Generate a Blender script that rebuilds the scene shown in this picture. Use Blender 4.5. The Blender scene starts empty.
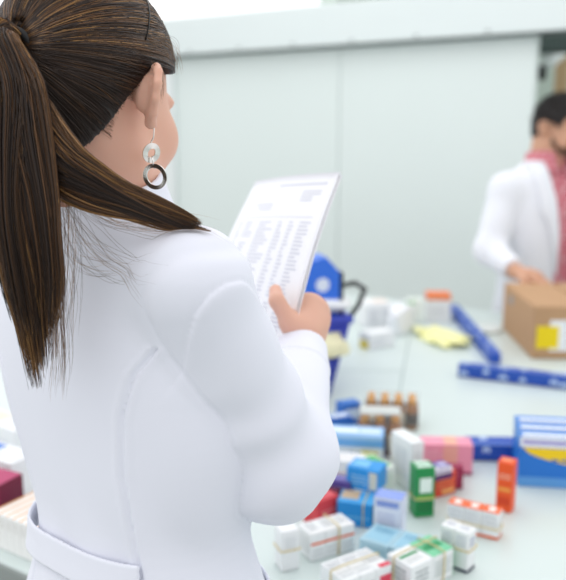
import bpy, bmesh, math, random
import numpy as np
from mathutils import Vector, Matrix
random.seed(4); RNG = np.random.default_rng(7)
SC = bpy.context.scene; COL = SC.collection
# ------------------------------------------------------------------ camera
F, CX, CY, PITCH, CH = 800.0, 283.0, 290.0, math.radians(11.3), 1.58
cam = bpy.data.cameras.new('camera'); camo = bpy.data.objects.new('camera', cam); COL.objects.link(camo)
camo.location = (0, 0, CH); camo.rotation_euler = (math.pi/2-PITCH, 0, 0)
cam.sensor_fit = 'HORIZONTAL'; cam.sensor_width = 36; cam.lens = F*36/566; cam.clip_start = .05; cam.clip_end = 60
cam.dof.use_dof = True; cam.dof.focus_distance = .76; cam.dof.aperture_fstop = 4.4
SC.camera = camo
# ------------------------------------------------------------------ world, lights, exposure
w = bpy.data.worlds.new('world'); SC.world = w; w.use_nodes = True
bgn = w.node_tree.nodes['Background']; bgn.inputs[1].default_value = 1.0
_tc = w.node_tree.nodes.new('ShaderNodeTexCoord'); _sx = w.node_tree.nodes.new('ShaderNodeSeparateXYZ'); _mr = w.node_tree.nodes.new('ShaderNodeValToRGB')   # bright hall: darker below to shade forms, white above
_mr.color_ramp.elements[0].position = .30; _mr.color_ramp.elements[0].color = (.50, .52, .55, 1); _mr.color_ramp.elements[1].position = .50; _mr.color_ramp.elements[1].color = (1.05, 1.06, 1.08, 1)
_ma = w.node_tree.nodes.new('ShaderNodeMath'); _ma.operation = 'MULTIPLY_ADD'; _ma.inputs[1].default_value = .5; _ma.inputs[2].default_value = .5
w.node_tree.links.new(_tc.outputs['Generated'], _sx.inputs[0]); w.node_tree.links.new(_sx.outputs[2], _ma.inputs[0]); w.node_tree.links.new(_ma.outputs[0], _mr.inputs[0]); _my = w.node_tree.nodes.new('ShaderNodeMath'); _my.operation = 'MULTIPLY_ADD'; _my.inputs[1].default_value = .22; _my.inputs[2].default_value = .82   # world strength rises towards the far side, set to give form shading
w.node_tree.links.new(_sx.outputs[1], _my.inputs[0]); w.node_tree.links.new(_my.outputs[0], bgn.inputs[1]); w.node_tree.links.new(_mr.outputs[0], bgn.inputs[0])
def area(name, loc, target, size, sizey, power, col=(1, 1, 1)):
    l = bpy.data.lights.new(name, 'AREA'); l.shape = 'RECTANGLE'; l.size = size; l.size_y = sizey; l.energy = power; l.color = col
    o = bpy.data.objects.new(name, l); COL.objects.link(o); o.location = loc
    o.rotation_euler = (Vector(target)-Vector(loc)).to_track_quat('-Z', 'Y').to_euler(); return o
area('overhead_fill_table', (.6, 2.0, 3.3), (.6, 2.1, .9), 2.6, 1.2, 5, (1, .99, .97))  # unseen overhead area light added to brighten the table
area('soft_key_left', (-1.2, .1, 3.2), (-.3, .9, 1.2), 2.2, 1.4, 8, (1, .985, .97))  # soft area key added at upper left to give the figure shading
area('partition_wash', (-.2, 3.7, 3.4), (.4, 4.2, 1.6), 3.0, .5, 8, (1, 1, 1))  # unseen area light added so the partition grades from bright top to darker foot
SC.view_settings.view_transform = 'Standard'; SC.view_settings.look = 'None'
SC.view_settings.exposure = .44; SC.view_settings.gamma = 1; SC.view_settings.use_curve_mapping = False
# ------------------------------------------------------------------ helpers
Fw = np.array([0, math.cos(PITCH), -math.sin(PITCH)]); Uw = np.array([0, math.sin(PITCH), math.cos(PITCH)]); Xw = np.array([1., 0, 0])
CAM = np.array([0, 0, CH])
def S(px, py, d): return CAM+Xw*((px-CX)/F*d)-Uw*((py-CY)/F*d)+Fw*d
def T(px, py, z):
    v = Xw*((px-CX)/F)-Uw*((py-CY)/F)+Fw; return CAM+v*((z-CH)/v[2])
def lin(c):
    c = np.array(c[:3], float)/255.0
    return tuple(np.where(c <= .04045, c/12.92, ((c+.055)/1.055)**2.4))+(1.0,)
def hexc(h): return tuple(int(h[i:i+2], 16) for i in (0, 2, 4))
MATS = {}
def mat(name, col, rough=.5, metal=0, spec=.5, bump=0, bscale=200, var=0, vscale=8, sss=0, trans=0, alpha=1, coat=0, sheen=0):
    if name in MATS: return MATS[name]
    m = bpy.data.materials.new(name); m.use_nodes = True; nt = m.node_tree; b = nt.nodes['Principled BSDF']
    if isinstance(col, str): col = hexc(col)
    c = lin(col); b.inputs['Base Color'].default_value = c; b.inputs['Roughness'].default_value = rough
    b.inputs['Metallic'].default_value = metal; b.inputs['Specular IOR Level'].default_value = spec
    b.inputs['Transmission Weight'].default_value = trans; b.inputs['Alpha'].default_value = alpha
    b.inputs['Coat Weight'].default_value = coat; b.inputs['Sheen Weight'].default_value = sheen
    if sss: b.inputs['Subsurface Weight'].default_value = sss; b.inputs['Subsurface Radius'].default_value = (.01, .004, .002); b.inputs['Subsurface Scale'].default_value = 1
    tc = nt.nodes.new('ShaderNodeTexCoord')
    if var:
        n = nt.nodes.new('ShaderNodeTexNoise'); n.inputs['Scale'].default_value = vscale; n.inputs['Detail'].default_value = 4
        mx = nt.nodes.new('ShaderNodeMixRGB'); mx.inputs[1].default_value = tuple(x*(1-var) for x in c[:3])+(1,); mx.inputs[2].default_value = tuple(min(1, x*(1+var)) for x in c[:3])+(1,)
        nt.links.new(tc.outputs['Object'], n.inputs['Vector']); nt.links.new(n.outputs['Fac'], mx.inputs[0]); nt.links.new(mx.outputs[0], b.inputs['Base Color'])
    if bump:
        n = nt.nodes.new('ShaderNodeTexNoise'); n.inputs['Scale'].default_value = bscale; n.inputs['Detail'].default_value = 3
        bp = nt.nodes.new('ShaderNodeBump'); bp.inputs['Strength'].default_value = bump; bp.inputs['Distance'].default_value = .002
        nt.links.new(tc.outputs['Object'], n.inputs['Vector']); nt.links.new(n.outputs['Fac'], bp.inputs['Height']); nt.links.new(bp.outputs[0], b.inputs['Normal'])
    MATS[name] = m; return m
def paint(h):
    if not isinstance(h, str): h = '%02x%02x%02x' % tuple(h)
    return mat('printed_card_'+h, h, rough=.42, spec=.4, var=.03, vscale=30)
def tag(o, label, cat, group=None, kind=None):
    o['label'] = label; o['category'] = cat
    if group: o['group'] = group
    if kind: o['kind'] = kind
    return o
def empty(name, loc, label, cat, rz=0, group=None):
    o = bpy.data.objects.new(name, None); COL.objects.link(o); o.location = tuple(loc); o.rotation_euler = (0, 0, rz); o.empty_display_size = .1
    return tag(o, label, cat, group)
def link(name, me, parent=None, mats=(), smooth=False):
    o = bpy.data.objects.new(name, me); COL.objects.link(o)
    for m in mats: me.materials.append(m)
    if smooth: me.polygons.foreach_set('use_smooth', [True]*len(me.polygons))
    if parent: o.parent = parent
    return o
def local(o, parent):      # keep world placement while parenting to an Empty that is already placed
    o.parent = parent
    o.matrix_parent_inverse = (Matrix.Translation(parent.location) @ parent.rotation_euler.to_matrix().to_4x4()).inverted()
    return o
class MB:
    """collects shapes with material slots, builds ONE mesh object"""
    def __init__(s): s.bm = bmesh.new(); s.m = []
    def slot(s, m):
        if m not in s.m: s.m.append(m)
        return s.m.index(m)
    def quad(s, pts, m):
        f = s.bm.faces.new([s.bm.verts.new(tuple(p)) for p in pts]); f.material_index = s.slot(m); return f
    def box(s, c, size, m, rot=None, bevel=0, taper=0):
        x, y, z = (v/2 for v in size); vs = []
        for k in (-1, 1):
            t = 1+taper*k
            for sx, sy in ((-1, -1), (1, -1), (1, 1), (-1, 1)): vs.append(Vector((sx*x*t, sy*y*t, k*z)))
        if rot is not None: vs = [rot @ v for v in vs]
        v = [s.bm.verts.new(q+Vector(c)) for q in vs]; fs = []
        for ids in ((3, 2, 1, 0), (4, 5, 6, 7), (0, 1, 5, 4), (1, 2, 6, 5), (2, 3, 7, 6), (3, 0, 4, 7)):
            f = s.bm.faces.new([v[i] for i in ids]); f.material_index = s.slot(m); fs.append(f)
        if bevel:
            es = list({e for f in fs for e in f.edges}); bmesh.ops.bevel(s.bm, geom=es, offset=bevel, segments=2, profile=.5, affect='EDGES', clamp_overlap=True, material=s.slot(m))
    def tube(s, pts, r, m, n=8, closed=False):
        pts = [Vector(p) for p in pts]; N = len(pts); rings = []
        rr = r if hasattr(r, '__len__') else [r]*N
        for i, p in enumerate(pts):
            a = pts[(i-1) % N] if (closed or i > 0) else p; b = pts[(i+1) % N] if (closed or i < N-1) else p
            t = (b-a).normalized(); u = t.orthogonal().normalized() if i == 0 else (u-t*u.dot(t)).normalized()
            v = t.cross(u); rings.append([s.bm.verts.new(p+(u*math.cos(2*math.pi*k/n)+v*math.sin(2*math.pi*k/n))*rr[i]) for k in range(n)])
        mi = s.slot(m)
        for i in range(N if closed else N-1):
            A, B = rings[i], rings[(i+1) % N]
            for k in range(n):
                f = s.bm.faces.new((A[k], A[(k+1) % n], B[(k+1) % n], B[k])); f.material_index = mi; f.smooth = True
        if not closed:
            for R_ in (rings[0][::-1], rings[-1]): f = s.bm.faces.new(R_); f.material_index = mi
    def lathe(s, c, prof, m, n=20):
        rings = [[s.bm.verts.new((c[0]+r*math.cos(2*math.pi*k/n), c[1]+r*math.sin(2*math.pi*k/n), c[2]+z)) for k in range(n)] for r, z in prof]
        mi = s.slot(m)
        for A, B in zip(rings, rings[1:]):
            for k in range(n): f = s.bm.faces.new((A[k], A[(k+1) % n], B[(k+1) % n], B[k])); f.material_index = mi; f.smooth = True
        for R_ in (rings[0][::-1], rings[-1]): f = s.bm.faces.new(R_); f.material_index = mi
    def disc(s, c, u, v, r, m, n=18, ry=None):
        ry = ry or r; c, u, v = Vector(c), Vector(u), Vector(v)
        f = s.bm.faces.new([s.bm.verts.new(c+u*r*math.cos(2*math.pi*k/n)+v*ry*math.sin(2*math.pi*k/n)) for k in range(n)]); f.material_index = s.slot(m)
    def build(s, name, parent=None):
        me = bpy.data.meshes.new(name); s.bm.normal_update(); s.bm.to_mesh(me); s.bm.free(); return link(name, me, parent, s.m)
# ------------------------------------------------------------------ signed distance modelling
def nrm(v): v = np.asarray(v, float); return v/np.linalg.norm(v)
def s_ell(P, c, r, R=None):
    q = P-np.asarray(c, np.float32)
    if R is not None: q = q @ R.astype(np.float32)
    r = np.asarray(r, np.float32); a = np.sqrt(((q/r)**2).sum(1)); b = np.sqrt(((q/r**2)**2).sum(1))+1e-9
    return a*(a-1)/b
def s_cap(P, a, b, ra, rb):
    a = np.asarray(a, np.float32); b = np.asarray(b, np.float32); ab = b-a
    t = np.clip(((P-a) @ ab)/max(float(ab @ ab), 1e-12), 0, 1)
    return np.sqrt(((P-a-t[:, None]*ab)**2).sum(1))-(ra+(rb-ra)*t)
def smin(a, b, k): h = np.maximum(k-np.abs(a-b), 0)/k; return np.minimum(a, b)-h*h*k*.25
def smax(a, b, k): return -smin(-a, -b, k)
def chain(P, pts, rs, k=.006):
    f = None
    for i in range(len(pts)-1):
        g = s_cap(P, pts[i], pts[i+1], rs[i], rs[i+1]); f = g if f is None else smin(f, g, k)
    return f
def within(P, lo, hi, fn, pad=.03):
    """evaluate fn only near its own box"""
    lo = np.asarray(lo)-pad; hi = np.asarray(hi)+pad; m = ((P > lo) & (P < hi)).all(1)
    out = np.full(len(P), .2, np.float32)
    if m.any(): out[m] = fn(P[m])
    return out
def mesh_sdf(name, fn, lo, hi, h, B=8, margin=1.7):
    lo = np.asarray(lo, float); n = np.ceil((np.asarray(hi)-lo)/h/B).astype(int); N = n*B+1
    cc = np.stack(np.meshgrid(*[(np.arange(k)*B+B/2) for k in n], indexing='ij'), -1).reshape(-1, 3)
    v = fn((cc*h+lo).astype(np.float32)); act = np.abs(v) < B*h*.87*margin
    G = np.repeat(np.repeat(np.repeat(np.where(v < 0, -1, 1).reshape(n).astype(np.float32), B, 0), B, 1), B, 2)
    G = np.pad(G, ((0, 1),)*3, mode='edge')
    off = np.stack(np.meshgrid(*[np.arange(B+1)]*3, indexing='ij'), -1).reshape(-1, 3)
    base = (cc[act]-B/2).astype(int)
    for i in range(0, len(base), 1500):
        idx = (base[i:i+1500, None]+off[None]).reshape(-1, 3)
        G[idx[:, 0], idx[:, 1], idx[:, 2]] = fn((idx*h+lo).astype(np.float32))
    G[[0, -1]] = np.maximum(G[[0, -1]], 1e-3); G[:, [0, -1]] = np.maximum(G[:, [0, -1]], 1e-3); G[:, :, [0, -1]] = np.maximum(G[:, :, [0, -1]], 1e-3)
    s = G < 0; M = np.array(G.shape)-1
    cnt = np.zeros(M, np.int8)
    for dx in (0, 1):
        for dy in (0, 1):
            for dz in (0, 1): cnt += s[dx:dx+M[0], dy:dy+M[1], dz:dz+M[2]]
    cells = np.argwhere((cnt > 0) & (cnt < 8)); acc = np.zeros((len(cells), 3)); num = np.zeros(len(cells))
    for ax in range(3):
        e = np.eye(3, dtype=int)[ax]; o1, o2 = [np.eye(3, dtype=int)[k] for k in range(3) if k != ax]
        for a in (0, 1):
            for b in (0, 1):
                p = cells+a*o1+b*o2; q = p+e
                g0 = G[p[:, 0], p[:, 1], p[:, 2]]; g1 = G[q[:, 0], q[:, 1], q[:, 2]]; c = (g0 < 0) != (g1 < 0)
                t = np.where(c, g0/np.where(c, g0-g1, 1), 0)
                acc += np.where(c[:, None], p+t[:, None]*e, 0); num += c
    V = acc/num[:, None]*h+lo
    ID = np.full(M, -1, np.int64); ID[cells[:, 0], cells[:, 1], cells[:, 2]] = np.arange(len(cells))
    Q = []
    for ax in range(3):
        e = np.eye(3, dtype=int)[ax]; o1, o2 = np.eye(3, dtype=int)[(ax+1) % 3], np.eye(3, dtype=int)[(ax+2) % 3]
        sl0 = [slice(0, M[k]) for k in range(3)]; a0 = s[:M[0], :M[1], :M[2]]
        a1 = np.roll(s, -1, ax)[:M[0], :M[1], :M[2]]
        pts = np.argwhere(a0 != a1); ok = (pts[:, (ax+1) % 3] > 0) & (pts[:, (ax+2) % 3] > 0); pts = pts[ok]
        ins = a0[pts[:, 0], pts[:, 1], pts[:, 2]]
        c = [pts-o1-o2, pts-o2, pts, pts-o1]; q = np.stack([ID[k[:, 0], k[:, 1], k[:, 2]] for k in c], 1)
        q = np.where(ins[:, None], q, q[:, ::-1]); Q.append(q[(q >= 0).all(1)])
    return raw_mesh(name, V, np.concatenate(Q))
def raw_mesh(name, V, Q, mi=None):
    me = bpy.data.meshes.new(name); k = Q.shape[1]
    me.vertices.add(len(V)); me.vertices.foreach_set('co', np.ascontiguousarray(V, np.float32).ravel())
    me.loops.add(len(Q)*k); me.loops.foreach_set('vertex_index', Q.astype(np.int32).ravel())
    me.polygons.add(len(Q)); me.polygons.foreach_set('loop_start', np.arange(0, len(Q)*k, k, dtype=np.int32))
    if mi is not None: me.polygons.foreach_set('material_index', mi.astype(np.int32))
    me.polygons.foreach_set('use_smooth', np.ones(len(Q), bool)); me.update(calc_edges=True); me.validate(); return me
def strands_mesh(name, paths, radii, mats_i):
    """paths (n, k, 3): thin three-sided strands in one mesh"""
    n, k, _ = paths.shape; t = np.gradient(paths, axis=1); t /= np.linalg.norm(t, axis=2, keepdims=True)+1e-9
    ref = np.where(np.abs(t[..., 2:3]) > .9, np.array([1., 0, 0]), np.array([0, 0, 1.])); u = np.cross(t, ref); u /= np.linalg.norm(u, axis=2, keepdims=True)+1e-9
    v = np.cross(t, u); taper = np.interp(np.linspace(0, 1, k), [0, .75, 1], [1, 1, .25])
    R = radii[:, None]*taper[None]; rings = [paths+(u*math.cos(a)+v*math.sin(a))*R[..., None] for a in (0, 2.094, 4.189)]
    V = np.stack(rings, 2).reshape(-1, 3)
    i = (np.arange(n)[:, None]*k+np.arange(k-1)[None]).reshape(-1)*3; Q = []
    for a in range(3):
        b = (a+1) % 3; Q.append(np.stack([i+a, i+b, i+3+b, i+3+a], 1))
    return raw_mesh(name, V, np.concatenate(Q), np.tile(np.repeat(mats_i, k-1), 3))
# ------------------------------------------------------------------ setting
ZT = .91
tw = np.array([-.8387, .5446, 0]); nw = np.array([.5446, .8387, 0])      # along the partition (to its far end), and away from the room
WANG = math.atan2(tw[1], tw[0])
W0 = np.array([1.147, 3.75, 0])
def wp(s, z, off=0): return W0+tw*s+nw*off+np.array([0, 0, z])           # point on the partition
def wall_s(px, py=100):                                                   # distance along the partition under a pixel
    v = Xw*((px-CX)/F)-Uw*((py-CY)/F)+Fw; k = ((W0-CAM) @ nw)/(v @ nw); p = CAM+v*k; return (p-W0) @ tw, p[2]
def struct(name, mb, parent=None):
    o = mb.build(name, parent)
    if parent is None: o['kind'] = 'structure'
    return o
WR = Matrix(((tw[0], nw[0], 0), (tw[1], nw[1], 0), (0, 0, 1)))
def wbox(mb, s0, s1, o0, o1, z0, z1, m, bevel=0):
    mb.box(wp((s0+s1)/2, (z0+z1)/2, (o0+o1)/2), (abs(s1-s0), abs(o1-o0), z1-z0), m, WR, bevel)
M_wall = mat('partition_paint', 'e8f1ee', rough=.35, spec=.4, var=.015, vscale=2)
M_rail = mat('rail_paint', 'e6eeed', rough=.4, var=.01)
M_trim = mat('white_trim_paint', 'eef3f2', rough=.45)
M_dark = mat('dark_gap', '4a4f4d', rough=.7)
M_back = mat('back_room_paint', 'c3d0c6', rough=.7, var=.03, vscale=3)
M_floor = mat('vinyl_floor', 'b9bfbb', rough=.35, var=.05, vscale=3)
b = MB(); b.box((0, 3, -.05), (14, 14, .1), M_floor); struct('floor', b)
S0 = wall_s(536, 60)[0]; SA = wall_s(340, 60)[0]; SB = wall_s(177, 150)[0]
ZR0 = wall_s(536, 33.5)[1]; ZR1 = ZR0+.205
b = MB()
wbox(b, S0, SA-.002, 0, .05, .0, ZR0+.03, M_wall, .003); wbox(b, SA+.002, SB, 0, .05, 0, ZR0+.03, M_wall, .003)
wbox(b, SA-.002, SA+.002, .012, .04, 0, ZR0, M_dark)
struct('wall_back', b)
b = MB(); wbox(b, -2.2, SB+.1, -.07, .09, ZR0, ZR1, M_rail, .006); wbox(b, -2.2, SB, -.055, -.03, ZR0-.012, ZR0, M_dark)
for k in range(9): wbox(b, S0+.2+k*.35, S0+.215+k*.35, -.073, -.065, ZR0+.012, ZR0+.02, M_dark)
rail = struct('trim_1', b)
b = MB(); wbox(b, SB, SB+1.6, -.03, .07, 0, ZR1, M_trim, .005); struct('wall_left', b)
b = MB(); wbox(b, -2.2, S0-.95, 0, .06, 0, ZR0, M_wall, .004); struct('wall_right', b)
# room seen through the opening
b = MB(); wbox(b, -2.6, 1.2, 2.0, 2.1, 0, 2.9, M_back); wbox(b, 1.1, 1.2, .1, 2.0, 0, 2.9, M_back); struct('wall_far', b)
# things in the far room
M_beam = mat('dark_beam_paint', '3c4a47', rough=.5); M_steel = mat('pale_steel', 'c9d2d0', rough=.35, metal=.3)
def dpt(px, py, off): # point on a plane parallel to the partition
    v = Xw*((px-CX)/F)-Uw*((py-CY)/F)+Fw; k = ((W0-CAM) @ nw+off)/(v @ nw); return CAM+v*k
b = MB(); p = dpt(552, 40, .55); b.box(p, (1.6, .12, .13), M_beam, WR, .006)
tag(b.build('ceiling_beam'), 'dark grey-green beam across the top of the open doorway', 'beam')
r = empty('ceiling_light', dpt(556, 58, 1.0), 'slanting white tube light seen through the open doorway', 'light')
b = MB(); a, c = dpt(545, 66, .8), dpt(580, 36, 1.3)
b.tube([a, c], .035, mat('opal_tube', 'eff6f4', rough=.3), 12); local(b.build('light_tube'), r)
b = MB(); b.tube([a+np.array([0, 0, .045]), c+np.array([0, 0, .045])], .028, M_steel, 8); local(b.build('housing'), r)
b = MB(); p0 = dpt(563, 60, 1.2); b.box((p0[0], p0[1], 1.2), (.07, .07, 2.4), mat('tan_wood', 'c0a27c', rough=.6, var=.1), WR, .004)
tag(b.build('wooden_post'), 'tan wooden post standing in the room behind the doorway', 'post')
r = empty('wall_speaker', dpt(536.5, 73, .5), 'small black fixture beside the doorway edge above the man', 'fixture')
b = MB(); p = dpt(537, 73, .5); b.box(p, (.09, .06, .075), mat('black_plastic', '15181a', rough=.5), WR, .012); local(b.build('housing'), r)
b = MB(); b.tube([p, p+nw*.12+np.array([0, 0, .03])], .012, M_beam); local(b.build('bracket'), r)
r = empty('storage_shelf', (dpt(548, 150, 1.6)[0], dpt(548, 150, 1.6)[1], 0), 'pale storage shelf in the room behind the doorway', 'shelf')
q = dpt(552, 100, 1.6); b = MB()
for k in range(4): b.box((q[0], q[1], .3+k*.38), (1.1, .35, .03), M_steel, WR, .003)
local(b.build('shelf_board'), r)
for sx in (-.54, .54):
    for sy in (-.16, .16):
        b = MB(); p = q+tw*sx+nw*sy; b.box((p[0], p[1], .75), (.03, .03, 1.5), M_steel, WR); local(b.build('upright'), r)
# ------------------------------------------------------------------ table
A = T(0, 561, ZT); Bk = T(475, 309, ZT)
depth = (Bk-A) @ nw
M_top = mat('table_laminate', 'd3dfdc', rough=.28, spec=.5, var=.012, vscale=5)
M_edge = mat('table_edge_band', '8f9693', rough=.5); M_leg = mat('grey_leg_metal', '9aa09f', rough=.35, metal=.6)
mid = A+nw*depth/2; mid = mid-tw*((mid-A) @ tw); ctr = mid-tw*.25
tb = empty('table', (ctr[0], ctr[1], 0), 'large pale grey packing table covered with medicine boxes', 'table', WANG)
L = 3.7
b = MB(); b.box((ctr[0], ctr[1], ZT-.02), (L, depth, .04), M_top, WR, .003); local(b.build('tabletop'), tb)
b = MB(); b.box((ctr[0]-nw[0]*(depth/2+.003), ctr[1]-nw[1]*(depth/2+.003), ZT-.022), (L, .006, .036), M_edge, WR); local(b.build('edge_band'), tb)
M_seam = mat('table_seam_strip', '9fb0ad', rough=.6)  # thin flat strips, greyer than the laminate, for the tabletop joints
def seam(p, q, wd=.004):
    b = MB(); d = nrm(q-p); n = np.array([-d[1], d[0], 0])*wd/2; z = np.array([0, 0, .0006]); mi = [p-n, q-n, q+n, p+n]
    f = b.quad([x+z for x in mi], M_seam); o = b.build('seam'); local(o, tb)
seam(T(409, 338, ZT), T(395, 420, ZT)); seam(T(335, 370, ZT), T(403, 371.5, ZT), .003)
for sx in (-1.7, 1.7):
    for sy in (-depth/2+.1, depth/2-.1):
        b = MB(); p = ctr+tw*sx+nw*sy; b.box((p[0], p[1], (ZT-.04)/2), (.05, .05, ZT-.04), M_leg, WR, .004); local(b.build('leg'), tb)
b = MB()
for sy in (-depth/2+.1, depth/2-.1):
    p = ctr+nw*sy; b.box((p[0], p[1], ZT-.075), (3.4, .03, .07), M_leg, WR)
local(b.build('apron'), tb)
# ------------------------------------------------------------------ cartons
M_band = mat('rubber_band', 'd9c68f', rough=.6)
ALLBOX = []
def face_frame(wd, dp, h, face):
    e = .0005; x, y = wd/2, dp/2
    return {'F': ((-x, -y-e, 0), (1, 0, 0), (0, 0, 1), wd, h), 'B': ((x, y+e, 0), (-1, 0, 0), (0, 0, 1), wd, h), 'L': ((-x-e, y, 0), (0, -1, 0), (0, 0, 1), dp, h),
            'R': ((x+e, -y, 0), (0, 1, 0), (0, 0, 1), dp, h), 'T': ((-x, -y, h+e), (1, 0, 0), (0, 1, 0), wd, dp)}[face]
def deco(mb, dims, off, decos):
    for d in decos:
        face, u0, v0, u1, v1, col = d[:6]; kind = d[6] if len(d) > 6 else 'r'; lift = d[7] if len(d) > 7 else 0
        o, U, V, W_, H_ = face_frame(*dims, face); N = Vector(U).cross(Vector(V))*lift*.0004
        P = lambda u, v: Vector(o)+Vector(U)*u*W_+Vector(V)*v*H_+off+N
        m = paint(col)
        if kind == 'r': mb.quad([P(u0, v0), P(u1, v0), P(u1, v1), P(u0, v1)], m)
        elif kind == 'o': mb.disc(P((u0+u1)/2, (v0+v1)/2), U, V, abs(u1-u0)/2*W_, m, ry=abs(v1-v0)/2*H_)
        elif kind == 'swoosh':
            n = 14; top = [P(u0+(u1-u0)*k/n, v1) for k in range(n+1)]; bot = [P(u0+(u1-u0)*k/n, v1-(v1-v0)*math.sin(math.pi/2*k/n)**.55) for k in range(n+1)]
            for k in range(n): mb.quad([bot[k], bot[k+1], top[k+1], top[k]], m)
        elif kind == 'text':       # small print too blurred to read: rows of short dashes
            rows = max(1, int(abs(v1-v0)*H_/.006)); rr = random.Random(hash((u0, v0, face)) % 1000)
            for k in range(rows):
                u = u0; vv = v1-(k+.2)*(v1-v0)/rows; hh = (v1-v0)/rows*.45
                while u < u1-.03:
                    l = rr.uniform(.05, .16); ue = min(u+l, u1); mb.quad([P(u, vv-hh), P(ue, vv-hh), P(ue, vv), P(u, vv)], m); u = ue+.03
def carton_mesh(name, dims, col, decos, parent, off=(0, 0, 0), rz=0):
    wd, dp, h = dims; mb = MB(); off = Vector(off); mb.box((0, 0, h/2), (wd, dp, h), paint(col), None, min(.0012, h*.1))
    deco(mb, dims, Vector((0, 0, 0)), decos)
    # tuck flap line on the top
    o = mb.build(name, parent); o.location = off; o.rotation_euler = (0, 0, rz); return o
def band(dims, parent, axis='x', at=0, off=(0, 0, 0)):
    wd, dp, h = dims; b = MB(); e = .0012; r = .0011
    if axis == 'x': pts = [(at, -dp/2-e, -.0), (at, dp/2+e, 0), (at, dp/2+e, h+e), (at, -dp/2-e, h+e)]
    elif axis == 'y': pts = [(-wd/2-e, at, 0), (wd/2+e, at, 0), (wd/2+e, at, h+e), (-wd/2-e, at, h+e)]
    else: pts = [(-wd/2-e, -dp/2-e, at), (wd/2+e, -dp/2-e, at), (wd/2+e, dp/2+e, at), (-wd/2-e, dp/2+e, at)]
    P2 = []
    for i in range(4):
        p, q = Vector(pts[i]), Vector(pts[(i+1) % 4])
        for k in range(4): P2.append(p.lerp(q, (k+.12)/4))
    b.tube([p+Vector(off) for p in P2], [r*1.05]*len(P2), M_band, 6, True); return b.build('rubber_band', parent)
def carton(label, px, py, dims, yaw, col, decos=(), z=ZT, bands=(), group=None, name='medicine_carton', cat='medicine box', tilt=None, pos=None):
    p = T(px, py, z) if pos is None else np.array(pos)
    if tilt or bands:
        r = empty(name, (p[0], p[1], z+.0007), label, cat, math.radians(yaw), group)
        if tilt: r.rotation_euler = (math.radians(tilt[0]), math.radians(tilt[1]), math.radians(yaw))
        carton_mesh('carton', dims, col, decos, r)
        for bd in bands: band(dims, r, *bd)
    else:
        r = carton_mesh(name, dims, col, decos, None); r.location = (p[0], p[1], z+.0007); r.rotation_euler = (0, 0, math.radians(yaw)); tag(r, label, cat, group)
    return r
def bundle(label, px, py, n, dims, yaw, col, decos, axis='x', z=ZT, bands=(), decos_first=None, decos_last=None, name='carton_bundle', group=None, cols=None):
    """n cartons held together by a rubber band: one thing"""
    p = T(px, py, z); r = empty(name, (p[0], p[1], z+.0007), label, 'box bundle', math.radians(yaw), group); wd, dp, h = dims
    for k in range(n):
        q = (k-(n-1)/2); jit = random.uniform(-.0012, .0012)
        off = {'x': (q*(wd+.0008), jit, 0), 'y': (jit, q*(dp+.0008), 0), 'z': (jit, jit, k*(h+.0008))}[axis]
        carton_mesh('carton', dims, cols[k] if cols else col, decos_first if decos_first and k == 0 else decos_last if decos_last and k == n-1 else decos, r, off)
    tot = {'x': (wd*n, dp, h), 'y': (wd, dp*n, h), 'z': (wd, dp, h*n)}[axis]
    for bd in bands: band(tuple(t+.003 for t in tot[:2])+(tot[2]+.003,), r, *bd)
    return r
WH, OFF = 'f1f3f4', 'e6eaec'; OR, RE, BL, GR = 'f0692b', 'd8363e', '2f7fd6', '1f9d55'
G1 = 'medicine boxes spread over the table'
carton('tall bright orange box standing alone in the middle right of the table', 505, 509, (.028, .028, .093), -30, 'ee5a26', [('F', .1, .42, .9, .5, 'f6a04a'), ('F', .15, .65, .85, .78, 'fbc9ae', 'text'), ('F', .12, .14, .88, .3, 'd9431d'), ('T', .2, .3, .8, .7, 'f79a6d')], group=G1)
bundle('white banded pack with orange tops and white dots, before the tall orange box', 474, 531, 3, (.0285, .026, .046), -29, WH,
       [('T', 0, 0, 1, 1, OR), ('T', .25, .2, .75, .8, 'fdf3ee', 'o', 1), ('F', .1, .45, .9, .9, 'c9ccd2', 'text'), ('F', 0, 0, 1, .1, OR), ('R', 0, 0, 1, .1, OR), ('R', .2, .3, .8, .8, 'd5d5da', 'text')], bands=(('z', .018),), group=G1)
bundle('white upright box pair with navy foot, nearest right on the table', 457, 565, 2, (.0235, .026, .066), -40, WH,
       [('F', 0, 0, 1, .07, '2b3352'), ('R', 0, 0, 1, .07, '2b3352'), ('L', 0, 0, 1, .07, '2b3352'), ('T', .2, .25, .8, .75, 'aab0bd', 'text'), ('F', .15, .6, .85, .9, 'c3c8d6', 'text'), ('R', .2, .6, .8, .85, '9aa3c4', 'text')], bands=(('z', .036),), group=G1)
# green box, tall white box, pink box and the small ones between
carton('glossy green box with white panels in front of tall white box', 421, 513, (.035, .034, .092), 10, '1c8f4c', [('T', .12, .1, .88, .42, 'd8efe2'), ('T', .12, .58, .88, .9, 'd8efe2'), ('F', .2, .5, .85, .8, 'e6f4ec'), ('F', 0, .38, 1, .43, '8fbf55'), ('F', .1, .1, .9, .3, '16793e')], bands=(('z', .034),), group=G1)
carton('tall plain white box behind the green box', 406, 484, (.028, .072, .098), 24, 'eef1f2', [('F', .2, .5, .8, .8, 'd4dade', 'text'), ('L', .2, .2, .8, .8, 'c6ced8', 'text')], group=G1)
carton('wide pink box with peach middle, lying behind the small purple box', 445, 470, (.100, .045, .062), -4, 'ef9ab2', [('F', .42, .25, .7, .95, 'f0aea0'), ('F', .05, .5, .4, .85, 'f3b9c8', 'text'), ('T', .45, 0, .7, 1, 'f2b39c'), ('F', 0, 0, 1, .1, 'a8456a')], group=G1)
carton('small maroon box standing against the pink box', 455, 487, (.026, .022, .044), -5, '9a2750', [('F', .15, .4, .85, .8, 'b95478', 'text')], group=G1)
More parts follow.
